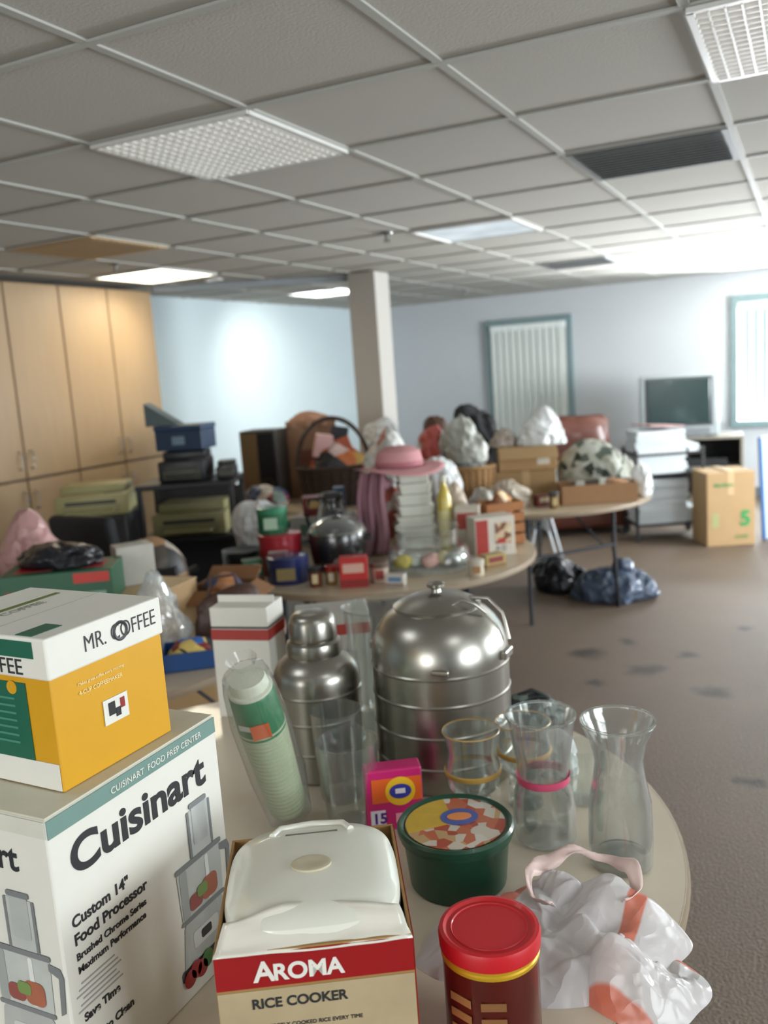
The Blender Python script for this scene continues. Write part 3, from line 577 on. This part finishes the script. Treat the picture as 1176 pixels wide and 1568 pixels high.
g=G('storage_bin',T(T4,.1,.55,TZ),rz=VR); g.openbox('bin',(.35,.2,.16),M('2A2A2E',.4),flaps=False); g.blob('contents',(.15,.09,.14),(0,0,.03),patches('clutter_b',['40382E','8A6A4A','5A3A2A','9A9084','2A2A2A'],10),amp=.2,seed=30)
# =========================================== TABLE 2
def tin2(name,c,s,d,r,h,z=TZ,lid=None,lab='C0B080',tb_=None):
    g=G(name,T(tb_ or T2,s,d,z),rz=VR); g.lathe('body',[(0,0),(r-.002,0),(r,.003),(r,h-.02)],M(c,.3,coat=.3,var=.12)); g.lathe('lid',[(r+.002,h-.025),(r+.003,h-.02),(r+.003,h-.002),(r,h),(0,h)],M(lid or c,.3,coat=.3))
    g.box('label',(r*.9,.001,h*.45),(0,-r-.0005,h*.42),M(lab,.4),0); return g
def pack(name,c,s,d,w_,dp,h,lab='C8C0B0',z=TZ,rot=0,tb_=None,band_=None):
    g=G(name,T(tb_ or T2,s,d,z),rz=VR+rot); g.box('carton',(w_,dp,h),(0,0,h/2),M(c,.45,var=.08),.003); g.box('label',(w_*.7,.001,h*.4),(0,-dp/2-.0008,h*.62),M(lab,.45),0); g.box('stripe',(w_*.99,.001,h*.12),(0,-dp/2-.0008,h*.18),M(band_ or '6A2A24',.45),0); g.box('top_seam',(w_*.98,.003,.001),(0,0,h+.0005),M('8A8478',.6),0); return g
tin2('cookie_tin','1E2856',-.40,-.44,.092,.12,lab='8A7A50')
tin2('cookie_tin','8A1C26',-.45,-.24,.10,.19,lab='A89890'); tin2('coffee_can','1E5A3C',-.48,-.22,.07,.12,z=TZ+.1905,lid='2A7050',lab='90A890')
pack('tea_carton','1F5A40',-.57,-.38,.09,.07,.10,'B8C0A8',rot=.3)
tin2('spice_jar','6A3A20',-.27,-.57,.028,.09,lid='202020',lab='C8B890'); tin2('spice_jar','8A6A30',-.20,-.55,.026,.085,lid='8A1A1A',lab='C8C0A8')
tin2('candle_jar','A89A8C',.01,-.56,.04,.09,lid='5A4A40',lab='8A3A34'); pack('soap_carton','B8B4AC',.08,-.65,.08,.05,.05,'5A7A9A',rot=-.3)
pack('tea_carton','A08A50',.52,-.42,.11,.06,.06,'7A2A24',rot=.5); tin2('candle_jar','C8BCA8',.43,-.56,.035,.07,lid='C0B8A8',lab='A07A50')
g=G('plate_stack',T(T2,-.66,-.08,TZ))
for k in range(7): g.lathe('plate_%d'%k,[(0,.012*k),(.07,.012*k),(.095,.012*k+.016),(.098,.012*k+.018),(.07,.012*k+.006),(0,.012*k+.005)],M('5E6466',.3,var=.1))
g=G('plastic_shopping_bag',T(T2,-.60,.15,TZ)); g.blob('bag_body',(.12,.10,.18),(0,0,0),wbag,amp=.25,seed=31,folds=.06)
g=G('slow_cooker',T(T2,-.18,-.22,TZ),rz=VR)
g.lathe('crock',[(0,0),(.10,0),(.12,.01),(.135,.09),(.14,.17),(.135,.18)],M('1A1A1C',.25,coat=.4)); g.lathe('rim_band',[(.136,.17),(.142,.175),(.138,.185)],M('9A9A98',.2,1))
g.lathe('glass_lid',[(.135,.184),(.12,.21),(.08,.235),(.02,.25),(0,.25)],clear('lid_glass',(.6,.62,.62),.08,.45)); g.lathe('knob',[(.01,.25),(.01,.262),(.025,.27),(.025,.28),(0,.285)],blk)
for s in (-1,1): g.box('handle',(.03,.07,.02),(s*.148,0,.14),blk,.006)
g.lathe('control_knob',[(0,0),(.02,0),(.018,.015),(0,.015)],M('9A9A98',.3,1),(0,-.125,.05),(math.pi/2,0,0))
g=G('coffee_carafe',T(T2,-.22,.12,TZ),rz=VR+2.8); g.lathe('glass_body',[(0,0),(.07,0),(.09,.05),(.095,.12),(.07,.22),(.055,.27),(.06,.29)],clear('carafe',(.3,.3,.3),.05,.4)); g.lathe('lid',[(.06,.285),(.062,.30),(.04,.315),(0,.315)],blk); g.tube('handle',[(.06,0,.28),(.12,0,.28),(.14,0,.17),(.1,0,.1)],.01,blk); g.lathe('collar',[(.058,.27),(.061,.275),(.061,.285)],M('9A9A98',.2,1))
g=G('tea_box',T(T2,-.10,-.61,TZ),rz=VR); g.box('carton',(.12,.07,.13),(0,0,.065),M('A82020',.45),.003); g.box('label',(.09,.001,.04),(0,-.036,.085),M('C09888',.5),0); g.box('foot_print',(.12,.001,.03),(0,-.0362,.02),M('7A1614',.5),0)
g=G('domed_serving_tray',T(T2,.24,-.32,TZ),rz=VR)
g.lathe('tray',[(0,.0),(.2,.0),(.215,.02),(.218,.024),(.19,.012),(0,.01)],clear('tray_plastic',(.88,.9,.9),.25,.3)); g.lathe('dome',[(.19,.02),(.188,.06),(.18,.085),(.165,.10),(0,.105)],gl3,seg=56,n=2.6)
g.lathe('upper_container',[(0,.107),(.12,.107),(.135,.115),(.14,.18),(.145,.185)],gl3,seg=56,n=3)
for k in range(5): g.blob('wrapped_treat_%d'%k,(.045,.04,.035),(-.12+.06*k,-.05+.03*(k%2),.012),M(['C8B850','B8C0B8','C89A90','C0B48A','A8B0A8'][k],.5),amp=.2,seed=40+k,sub=3)
g=G('food_container_stack',T(T2,.20,.12,TZ),rz=VR+.1)
for k in range(7): g.box('container_%d'%k,(.20-.007*k,.15,.052),(.006*(k%2),0,.03+.056*k),M('CBCCC0',.4,var=.04),.008,taper=.9); g.box('lid_%d'%k,(.205-.007*k,.156,.006),(.006*(k%2),0,.056+.056*k),M('D6D7CE',.4),.002)
g=G('sun_hat',T(T2,.14,.12,TZ+.42),rz=VR); ph=M('BD888A',.85,var=.08)
g.lathe('crown',[(.10,.0),(.105,.03),(.095,.08),(.06,.105),(0,.11)],ph,sx=1.15); g.lathe('hat_band',[(.101,.004),(.108,.01),(.107,.03),(.104,.032)],M('A0606A',.7),sx=1.15)
def brim(u,v):
    a=u*2*math.pi; r=.10+.10*(v+.5); return (1.15*r*math.cos(a),r*math.sin(a),.004+.02*math.sin(2*a+.6)*(v+.5)-.015*(v+.5))
g.sheet('brim',brim,48,4,ph,.002)
g=G('mauve_scarf',T(T2,-.04,.02,TZ),rz=VR); mv=M('7E5A62',.9,var=.2,scale=12)
def cloth(u,v):
    z=.42-.415*(v+.5); return (.05+u*(.12+.05*(v+.5))-.04*(v+.5)+.01*math.sin(v*6),-.05*(v+.5)-.01+.012*math.sin(u*15+3*v)+.005*math.sin(u*31),z+.01*math.sin(u*7))
g.sheet('drape',cloth,50,24,mv,.004); g.blob('folded_top',(.08,.06,.05),(.05,.05,.32),mv,amp=.15,seed=44)
g.box('support_book_stack',(.10,.09,.32),(.03,.05,.16),M('6A4A50',.7),.004)
g=G('lemon_juice_bottle',T(T2,.35,.02,TZ),rz=VR); g.lathe('bottle',[(0,0),(.033,0),(.036,.01),(.036,.26),(.02,.31),(.014,.33),(.014,.35)],M('B9A43A',.3,coat=.3)); g.lathe('cap',[(.016,.345),(.016,.375),(0,.377)],M('C8C8BC',.4)); g.lathe('label',[(.0365,.08),(.037,.082),(.037,.2),(.0365,.202)],M('C8C088',.4))
g=G('cereal_box',T(T2,.55,-.16,TZ),rz=VR+.25); g.box('carton',(.20,.12,.19),(0,0,.095),M('C9C1B4',.45),.003); g.box('red_print',(.06,.001,.17),(-.065,-.061,.095),M('A0281E',.45),0); g.box('picture',(.08,.001,.1),(.04,-.061,.11),patches('box_pic',['D8C8A0','7A4A30','C8B090','A83020'],30),0); g.text('mark','A Q',.03,(0,-.062,.03),'-y',ink)
g=G('cereal_box',T(T2,.46,-.01,TZ),rz=VR-.2); g.box('carton',(.12,.09,.22),(0,0,.11),M('C0B8A8',.45),.003); g.box('red_print',(.1,.001,.08),(0,-.046,.15),M('A8342A',.45),0)
g=G('wooden_crate',T(T2,.63,.08,TZ),rz=VR+.3); wc=M('9A6230',.6,var=.15)
for sy in (-1,1):
    for k in range(4): g.box('slat',(.20,.008,.045),(0,sy*.07,.03+.055*k),wc,.002)
for sx in (-1,1):
    for k in range(4): g.box('end_slat',(.008,.13,.045),(sx*.096,0,.03+.055*k),wc,.002)
g.box('base',(.19,.13,.008),(0,0,.006),wc,.001); g.blob('contents',(.08,.055,.14),(0,0,.02),patches('crate_stuff',['C07A30','A0301C','D0B890','7A4A28'],18),amp=.2,seed=46)
g=G('bread_bag',T(T2,.43,.25,TZ),rz=VR); g.blob('bag_body',(.09,.08,.17),(0,0,0),crumple_bump(M('B0A290',.4,var=.3)),amp=.22,seed=47,folds=.05,peak=.2)
g=G('white_carton',T(T2,-.28,.42,TZ),rz=VR-.3); g.box('carton',(.3,.2,.16),(0,0,.08),M('B0B2AC',.5),.004); g.box('print',(.2,.001,.06),(0,-.101,.09),M('5A7A6A',.5),0)
pack('gift_carton','7A2A34',-.32,.42,.14,.12,.10,'C8A870',z=TZ+.1605,rot=.1); pack('cracker_carton','2A4A6A',-.19,.43,.06,.09,.14,'C8C0B0',z=TZ+.1605)
g=G('white_carton',T(T2,-.57,.42,TZ),rz=VR+.2); g.box('carton',(.20,.16,.14),(0,0,.07),M('4A6A5A',.5),.004); g.box('print',(.12,.001,.06),(0,-.081,.06),M('C0C0B4',.5),0)
g=G('plastic_shopping_bag',T(T2,.36,.52,TZ)); g.blob('bag_body',(.14,.11,.24),(0,0,0),wbag,amp=.27,seed=49,folds=.06)
g=G('plastic_shopping_bag',T(T2,.06,.50,TZ)); g.blob('bag_body',(.14,.11,.32),(0,0,0),crumple_bump(patches('pb2',['B8A8A0','A8564A','B0B0AC','C8C0B8','C8C8C4'],9,.4)),amp=.25,seed=50,folds=.06)
g=G('plastic_shopping_bag',T(T2,.60,.36,TZ)); g.blob('bag_body',(.09,.09,.15),(0,0,0),crumple_bump(M('A8A49C',.35,var=.25)),amp=.27,seed=52,folds=.06)
# =========================================== TABLE 5 (back left)
def basket(g,r,h,c,taper=.8,sy=1,stakes=24):
    m=M(c,.7,var=.35,scale=60,bump=.4); pr=[(0,0),(r*taper,0)]
    n=max(6,int(h/.022))
    for k in range(n):
        z=h*k/n; rr=r*(taper+(1-taper)*k/n); pr+=[(rr,z),(rr+.008,z+h/n*.5),(rr,z+h/n*.98)]
    pr+=[(r-.012,h),(r*taper-.012,.02),(0,.02)]
    g.lathe('woven_body',pr,m,sy=sy,seg=60)
    N=40
    g.tube('rim',[(r*math.cos(2*math.pi*i/N),r*sy*math.sin(2*math.pi*i/N),h) for i in range(N)],.013,m,closed=True)
    for i in range(stakes):
        a=2*math.pi*i/stakes; g.tube('stake_%d'%i,[((r*taper+.006)*math.cos(a),(r*taper+.006)*sy*math.sin(a),.004),((r+.008)*math.cos(a),(r+.008)*sy*math.sin(a),h)],.004,m,seg=6)
    return m
g=G('wicker_gift_basket',T(T5,.20,-.25,TZ+.002),rz=VR)
m=basket(g,.25,.27,'33241A',.8,.75)
g.tube('handle',[(.25*math.cos(a),0,.27+.33*math.sin(a)) for a in [math.pi*i/20 for i in range(21)]],.014,m)
g.tube('handle_twist',[(.25*math.cos(a)*1.03,.012*math.sin(12*a),.27+.34*math.sin(a)) for a in [math.pi*i/40 for i in range(41)]],.009,m)
pk=patches('gift_packages',['B06030','7A1C1C','B8A098','8A4A20','202022','A03828','A88840'],9)
g.blob('wrapped_packages',(.20,.14,.20),(0,0,.14),pk,amp=.2,seed=51,flat=-.4); g.box('candy_box',(.12,.05,.16),(-.06,-.06,.42),M('B9908C',.5),.004,rot=(.2,.2,.3)); g.box('card',(.1,.01,.14),(.09,-.05,.40),M('9C4A2C',.5),.003,rot=(.1,-.3,0)); g.box('magazine',(.12,.01,.16),(.05,.03,.46),M('20242A',.5),.003,rot=(.1,.2,0))
g=G('paper_grocery_bag',T(T5,.02,.28,TZ),rz=VR+.1); kb=M('85634A',.8,var=.08,scale=9)
g.openbox('bag',(.36,.20,.57),kb,flaps=False); g.sheet('crumpled_rim',lambda u,v:(u*.37,-.104+.01*math.sin(u*20),.55+v*.06),20,3,kb,.002); g.blob('contents',(.15,.08,.08),(0,0,.50),M('98705A',.8,var=.3),amp=.22,seed=53)
g.box('print',(.2,.001,.12),(0,-.1025,.3),M('6A3A28',.7),0)
g=G('loudspeaker',T(T5,-.31,.06,TZ),rz=VR-.25)
g.box('cabinet',(.27,.26,.54),(0,0,.27),M('2A241E',.5),.006); g.box('grille',(.12,.01,.5),(.065,-.133,.27),M('0E0E10',.9),.004); g.lathe('woofer',[(.0,.0),(.03,.002),(.05,.012),(.055,.012)],M('151515',.6),(.065,-.137,.16),(math.pi/2,0,0)); g.box('wood_side',(.13,.008,.5),(-.066,-.133,.27),M('6B5538',.5),.002)
g=G('toy_pile',T(T5,-.60,-.12,TZ)); g.blob('toys',(.11,.13,.16),(0,0,0),patches('toys',['8A1C2A','20386A','30303A','A8343A','1E2A5A'],10),amp=.27,seed=54)
g=G('toy_pile',T(T5,-.28,-.48,TZ)); g.blob('toys',(.15,.10,.12),(0,0,0),patches('toys2',['6A2A3A','A8A098','30303A','3A4A6A','7A908A'],10),amp=.27,seed=55)
g=G('cardboard_box',T(T5,.56,.12,TZ),rz=VR); g.box('carton',(.26,.22,.30),(0,0,.15),card,.004); g.box('tape',(.262,.05,.1),(0,0,.252),M('B89A70',.4),0)
g=G('plastic_shopping_bag',T(T5,.56,.12,TZ+.3008)); g.blob('bag_body',(.14,.10,.17),(0,0,0),wbag,amp=.27,seed=57,folds=.06,flat=-.5)
# =========================================== TABLE 3 (back)
g=G('wicker_basket',T(T3,-.435,-.14,TZ+.002),rz=VR); basket(g,.165,.24,'97744A',.88,.75)
g.blob('linens',(.14,.10,.05),(0,0,.18),wbag,amp=.2,seed=61)
g=G('plastic_shopping_bag',T(T3,-.45,-.14,TZ+.28)); g.blob('bag_body',(.16,.11,.20),(0,0,0),crumple_bump(M('A4A69E',.3,var=.2,scale=7)),amp=.28,seed=62,folds=.05,flat=-.4)
g=G('white_carton',T(T3,-.69,.02,TZ),rz=VR+.1); g.box('carton',(.13,.2,.30),(0,0,.15),M('9C948A',.5),.004); g.box('print',(.10,.001,.1),(0,-.101,.18),M('8A3A34',.5),0)
g=G('plastic_shopping_bag',T(T3,-.67,.02,TZ+.301)); g.blob('bag_body',(.12,.11,.15),(0,0,0),crumple_bump(patches('pb3',['C8C8C4','B05048','C8C8C4','D0D0CC'],6,.4)),amp=.25,seed=83,folds=.06,flat=-.5)
g=G('cardboard_box',T(T3,-.05,-.04,TZ),rz=VR-.15); g.box('lower_carton',(.39,.26,.19),(0,0,.095),card,.004); g.box('tape',(.05,.262,.12),(0.0,0,.131),M('B89A70',.4),0)
g=G('cardboard_box',T(T3,-.04,-.03,TZ+.1925),rz=VR-.08); g.box('upper_carton',(.38,.26,.15),(0,0,.075),M('A8865A',.75),.004); g.box('flap_open',(.38,.13,.004),(0,-.18,.12),card,.001,rot=(.5,0,0)); g.box('label',(.08,.001,.05),(.1,-.131,.06),M('D0C8B8',.5),0)
g=G('plastic_shopping_bag',T(T3,.10,.0,TZ+.345)); g.blob('bag_body',(.17,.13,.12),(0,0,0),wbag,amp=.28,seed=63,folds=.07,peak=.5,flat=-.35)
g=G('plastic_shopping_bag',T(T3,-.17,.04,TZ+.345)); g.blob('bag_body',(.09,.09,.10),(0,0,0),crumple_bump(M('9A8E84',.3,var=.3)),amp=.28,seed=84,folds=.07,flat=-.35)
g=G('plastic_shopping_bag',T(T3,-.22,-.42,TZ)); g.blob('bag_body',(.11,.08,.10),(0,0,0),crumple_bump(M('B4A898',.35,var=.25)),amp=.27,seed=85,folds=.07)
pack('tea_carton','6A2A24',-.02,-.45,.10,.07,.07,'C0B090',tb_=T3,rot=.3); tin2('spice_jar','7A5A34',.03,-.56,.03,.10,lid='3A3A3A',tb_=T3); tin2('coffee_can','33556A',-.38,-.45,.05,.12,lid='B0B0A8',tb_=T3)
g=G('tray_box',T(T3,.33,-.40,TZ),rz=VR-.05); g.openbox('tray',(.46,.24,.12),M('9A7450',.7),flaps=False); g.blob('contents',(.2,.09,.06),(0,0,.03),patches('tray_stuff',['7A5A40','B8B8B0','4A3A30','A07048'],14),amp=.25,seed=64)
cl=patches('patterned_cloth',['B4B6AA','343C34','989A8A','B4B6AA','5A6258','C0C2B8'],22,.8)
g=G('patterned_blanket',T(T3,.43,-.09,TZ)); g.blob('cloth',(.21,.12,.23),(0,0,0),cl,amp=.25,seed=65,folds=.05)
g=G('plastic_shopping_bag',T(T3,.64,-.30,TZ)); g.blob('bag_body',(.07,.07,.13),(0,0,0),wbag,amp=.25,seed=66,folds=.07)
g=G('small_basket',T(T3,.70,.06,TZ+.002),rz=VR); basket(g,.06,.07,'7A4630',.8,.8,12)
g=G('winter_coat',T(T3,-.30,.38,TZ)); g.blob('coat',(.20,.14,.38),(0,0,0),M('1E1E22',.8,var=.4,scale=6),amp=.25,seed=67,folds=.04,n=2.5)
g=G('leather_bag',T(T3,-.62,.31,TZ),rz=VR); g.blob('bag',(.10,.09,.34),(0,0,0),M('4A2E1E',.5,var=.3),amp=.15,seed=68,n=3); g.tube('strap',[(-.06,0,.46),(-.03,0,.56),(.03,0,.56),(.06,0,.46)],.008,M('3A2216',.5))
g=G('plastic_shopping_bag',T(T3,.10,.42,TZ)); g.blob('bag_body',(.16,.13,.24),(0,0,0),crumple_bump(M('6C7478',.4,var=.3)),amp=.25,seed=69,folds=.06)
tbl=crumple_bump(M('4C586C',.22,var=.35,scale=9),12,1,.03)
g=G('trash_bag',(-1.21,5.92,0)); g.blob('bag',(.25,.17,.16),(0,0,0),tbl,amp=.3,seed=71,folds=.05)
g.blob('bag_tied_top',(.07,.06,.06),(.05,.02,.20),tbl,amp=.4,seed=76,folds=.1)
g=G('trash_bag',(-1.60,6.06,0)); g.blob('bag',(.20,.15,.15),(0,0,0),gbag,amp=.3,seed=72,folds=.06)
g=G('folding_chair',(-2.02,6.95,0),rz=VR); wm=M('C6CCD0',.3,.3)
for s in (-1,1):
    g.tube('front_leg',[(s*.0+.0,s*.18,.68),(s*0+.16,s*.18,.02)],.012,wm); g.tube('rear_leg',[(.02,s*.16,.62),(-.12,s*.16,.02)],.012,wm)
g.box('seat',(.04,.34,.36),(.03,0,.46),M('A8AEB0',.4),.01,rot=(0,-.1,0)); g.tube('back_bar',[(0,-.18,.68),(0,.18,.68)],.012,wm)
# =========================================== office corner left
bp_=M('1C1D20',.45); beige=M('8B865F',.5,var=.05)
g=G('utility_cart',(-3.40,4.28,0),rz=VR)
for z in (.30,.74,1.06): g.box('shelf',(.58,.42,.03),(0,0,z),bp_,.005)
for sx in (-1,1):
    for sy in (-1,1): g.box('post',(.03,.03,1.05),(sx*.27,sy*.19,.545),bp_,.004); g.lathe('caster',[(0,-.012),(.03,-.012),(.03,.012),(0,.012)],blk,(sx*.27,sy*.19,.03),(math.pi/2,0,0))
g.box('back_sheet',(.54,.01,.9),(0,.2,.55),bp_,.002)
def printer(name,loc,rz,w_,d_,h,m=beige):
    g=G(name,loc,rz=rz); g.box('body',(w_,d_,h*.7),(0,0,h*.35),m,.012); g.box('top_cover',(w_*.92,d_*.7,h*.3),(0,.05,h*.82),m,.015); g.box('paper_slot',(w_*.7,.004,h*.12),(0,-d_/2-.001,h*.45),M('3A3A34',.6),.001); g.box('tray',(w_*.66,.12,.008),(0,-d_/2-.03,h*.2),m,.003); g.box('panel',(w_*.25,.05,.004),(w_*.3,-d_*.35,h*.705),M('5A5A50',.5),.001)
    for k in range(3): g.box('vent_%d'%k,(w_*.8,.002,.006),(0,-d_/2-.001,h*.12+.018*k),M('6A6850',.6),0)
    return g
printer('desktop_printer',(-3.40,4.28,.756),VR,.44,.34,.19)
printer('fax_machine',(-3.43,4.29,1.076),VR,.28,.30,.18,M('1E1F22',.4))
printer('cassette_deck',(-3.20,4.38,1.076),VR+.1,.12,.2,.10,M('26262A',.4))
g=G('blue_file_box',(-3.43,4.31,1.257),rz=VR-.2); g.box('body',(.30,.22,.12),(0,0,.06),M('1A2F4A',.5),.006); g.box('lid',(.31,.23,.03),(0,0,.135),M('203854',.5),.006); g.box('label',(.08,.001,.05),(0,-.111,.06),M('6A8090',.5),0)
g=G('laminator',(-3.55,4.28,1.408),rz=VR); g.poly('wedge',[(-.1,-.08,0),(.1,-.08,0),(.1,.08,0),(-.1,.08,0),(-.1,.08,.14),(-.1,-.08,.14)],[(0,1,2,3),(0,5,1),(5,4,2,1),(4,3,2),(0,3,4,5)],M('3C4A4C',.5))
g=G('printer_stand',(-3.90,4.0,0),rz=VR)
for z in (.35,.90): g.box('shelf',(.44,.42,.03),(0,0,z),M('2A2A2A',.5),.004)
for sx in (-1,1): g.box('side',(.02,.42,.9),(sx*.21,0,.45),M('303032',.5),.003)
g.box('back',(.40,.01,.88),(0,.2,.45),M('242426',.5),.002)
printer('typewriter',(-3.90,4.0,.916),VR+.1,.42,.36,.18,M('958F62',.5,var=.05))
g=G('office_chair',(-3.18,3.45,0),rz=VR+2.6); ch=M('202226',.7)
g.box('seat',(.48,.46,.08),(0,0,.48),ch,.035,seg=4); g.box('back',(.44,.07,.5),(0,.26,.80),ch,.035,rot=(-.12,0,0),seg=4); g.tube('post',[(0,0,.1),(0,0,.45)],.03,blk); g.tube('back_support',[(0,.1,.44),(0,.27,.46),(0,.27,.7)],.02,blk)
for k in range(5):
    a=k*2*math.pi/5; g.tube('leg_%d'%k,[(0,0,.10),(.28*math.cos(a),.28*math.sin(a),.07)],.02,blk); g.lathe('caster_%d'%k,[(0,-.015),(.03,-.015),(.03,.015),(0,.015)],blk,(.28*math.cos(a),.28*math.sin(a),.03),(math.pi/2,0,a))
for s in (-1,1): g.tube('armrest',[(s*.24,.05,.46),(s*.28,.05,.5),(s*.28,.02,.68),(s*.28,-.18,.70)],.018,blk)
g=G('cardboard_box',(-2.72,3.18,0),rz=VR+.2); g.openbox('carton',(.34,.30,.55),card,fa=.9); g.blob('contents',(.15,.13,.20),(0,0,.42),patches('floor_clutter',['2A2C34','8A5A38','30405A','B06030','5A524A'],9),amp=.25,seed=75)
# =========================================== back right
lea=M('5A2A1A',.4,var=.25,scale=5,coat=.1)
g=G('leather_armchair',(-2.02,8.42,0),rz=VR)
g.box('base',(.86,.75,.28),(0,0,.20),lea,.04,seg=4); g.box('seat_cushion',(.54,.6,.16),(0,-.06,.40),lea,.06,seg=5); g.box('back',(.74,.24,.70),(0,.30,.72),lea,.09,seg=5,rot=(-.12,0,0)); g.blob('back_pillow',(.34,.14,.33),(0,.20,.55),lea,amp=.06,seed=80,n=3.5)
for s in (-1,1): g.box('arm',(.18,.72,.34),(s*.36,-.03,.46),lea,.08,seg=5)
for sx in (-1,1):
    for sy in (-1,1): g.box('foot',(.06,.06,.06),(sx*.36,sy*.3,.03),blk,.005)
g=G('paper_cart',(-1.20,8.10,0),rz=VR); pap=M('C9D0D4',.7,var=.05)
for z in (.14,.58,.76): g.box('shelf',(.60,.42,.02),(0,0,z),blk,.003)
for sx in (-1,1):
    for sy in (-1,1): g.box('post',(.025,.025,.78),(sx*.29,sy*.2,.42),blk,.003); g.lathe('caster',[(0,-.012),(.03,-.012),(.03,.012),(0,.012)],blk,(sx*.29,sy*.2,.03),(math.pi/2,0,0))
for n_,(x,z0,w_,h) in enumerate(((-.06,.771,.42,.20),(.22,.771,.12,.08),(-.06,.591,.42,.15),(-.06,.151,.44,.40),(.22,.151,.10,.12))):
    k=0;z=z0
    while z<z0+h-.02: g.box('paper_stack_%d_%d'%(n_,k),(w_,.34,.030),(x+R.uniform(-.014,.014),-.02+R.uniform(-.01,.01),z+.015),pap,.003,rot=(0,0,R.uniform(-.05,.05))); z+=.0325; k+=1
g.box('folder',(.34,.3,.012),(-.04,-.02,1.0),M('A07A78',.6),.002,rot=(0,.08,.3))
g=G('moving_box',(-.68,7.90,0),rz=VR); mb=M('A88A62',.75,var=.06,scale=8)
g.box('carton',(.40,.36,.62),(0,0,.31),mb,.005); g.box('tape',(.05,.362,.2),(0,0,.53),M('BFA37A',.4),0); g.text('size_mark','5',.17,(.075,-.182,.17),'-y',M('2E8A48',.6),bold=.008); g.text('label','Medium',.05,(-.14,-.182,.5),'-y',M('4E8A50',.6),bold=.001); g.box('print_left',(.06,.001,.12),(-.13,-.181,.22),M('9A9A68',.6),0); g.text('label2','HOME',.04,(.03,-.182,.06),'-y',M('2E8A48',.6))
g=G('leaning_board',(-.20,8.1,0),rz=VR,rx=-.1); g.box('panel',(.35,.02,.85),(0,0,.43),M('B7CBE0',.4),.004); g.box('edge',(.03,.03,.87),(-.18,0,.435),M('35609A',.4),.004); g.box('top_edge',(.35,.03,.03),(0,0,.86),M('C8D4DC',.4),.004)
g=G('tv_stand',(-1.12,9.8,0),rz=.1); so=M('8A8478',.5)
g.box('top',(.95,.5,.03),(0,0,.73),so,.004); g.box('bottom',(.95,.48,.03),(0,0,.08),so,.004); g.box('shelf',(.91,.46,.02),(0,0,.42),so,.003); g.box('back_panel',(.93,.01,.68),(0,.235,.4),M('2A2A2A',.7),0)
for s in (-1,1): g.box('side',(.03,.48,.70),(s*.46,0,.38),so,.004)
g.box('video_player',(.43,.3,.08),(.1,-.04,.472),M('2A2C2E',.4),.004); g.box('video_tapes',(.2,.15,.12),(-.28,-.08,.49),M('B0A890',.5),.004)
g=G('television',(-1.26,9.72,.746),rz=.12); sil=M('A4ACB0',.4,.2)
g.box('bezel',(.78,.12,.64),(0,-.14,.33),sil,.03,seg=4); g.box('screen_surround',(.66,.02,.50),(0,-.198,.37),M('4A4E50',.4),.008); g.box('screen',(.61,.02,.455),(0,-.204,.37),M('2A3C3C',.2,coat=.3),.009)
g.poly('rear_housing',[(-.37,-.08,.03),(.37,-.08,.03),(.37,-.08,.62),(-.37,-.08,.62),(-.2,.25,.08),(.2,.25,.08),(.2,.25,.5),(-.2,.25,.5)],[(0,4,5,1),(1,5,6,2),(2,6,7,3),(3,7,4,0),(4,7,6,5)],M('5A5E60',.5))
g.box('speaker_strip',(.6,.01,.06),(0,-.202,.065),M('7A8084',.6),.002); g.box('stand_foot',(.5,.3,.02),(0,-.02,.01),sil,.005)
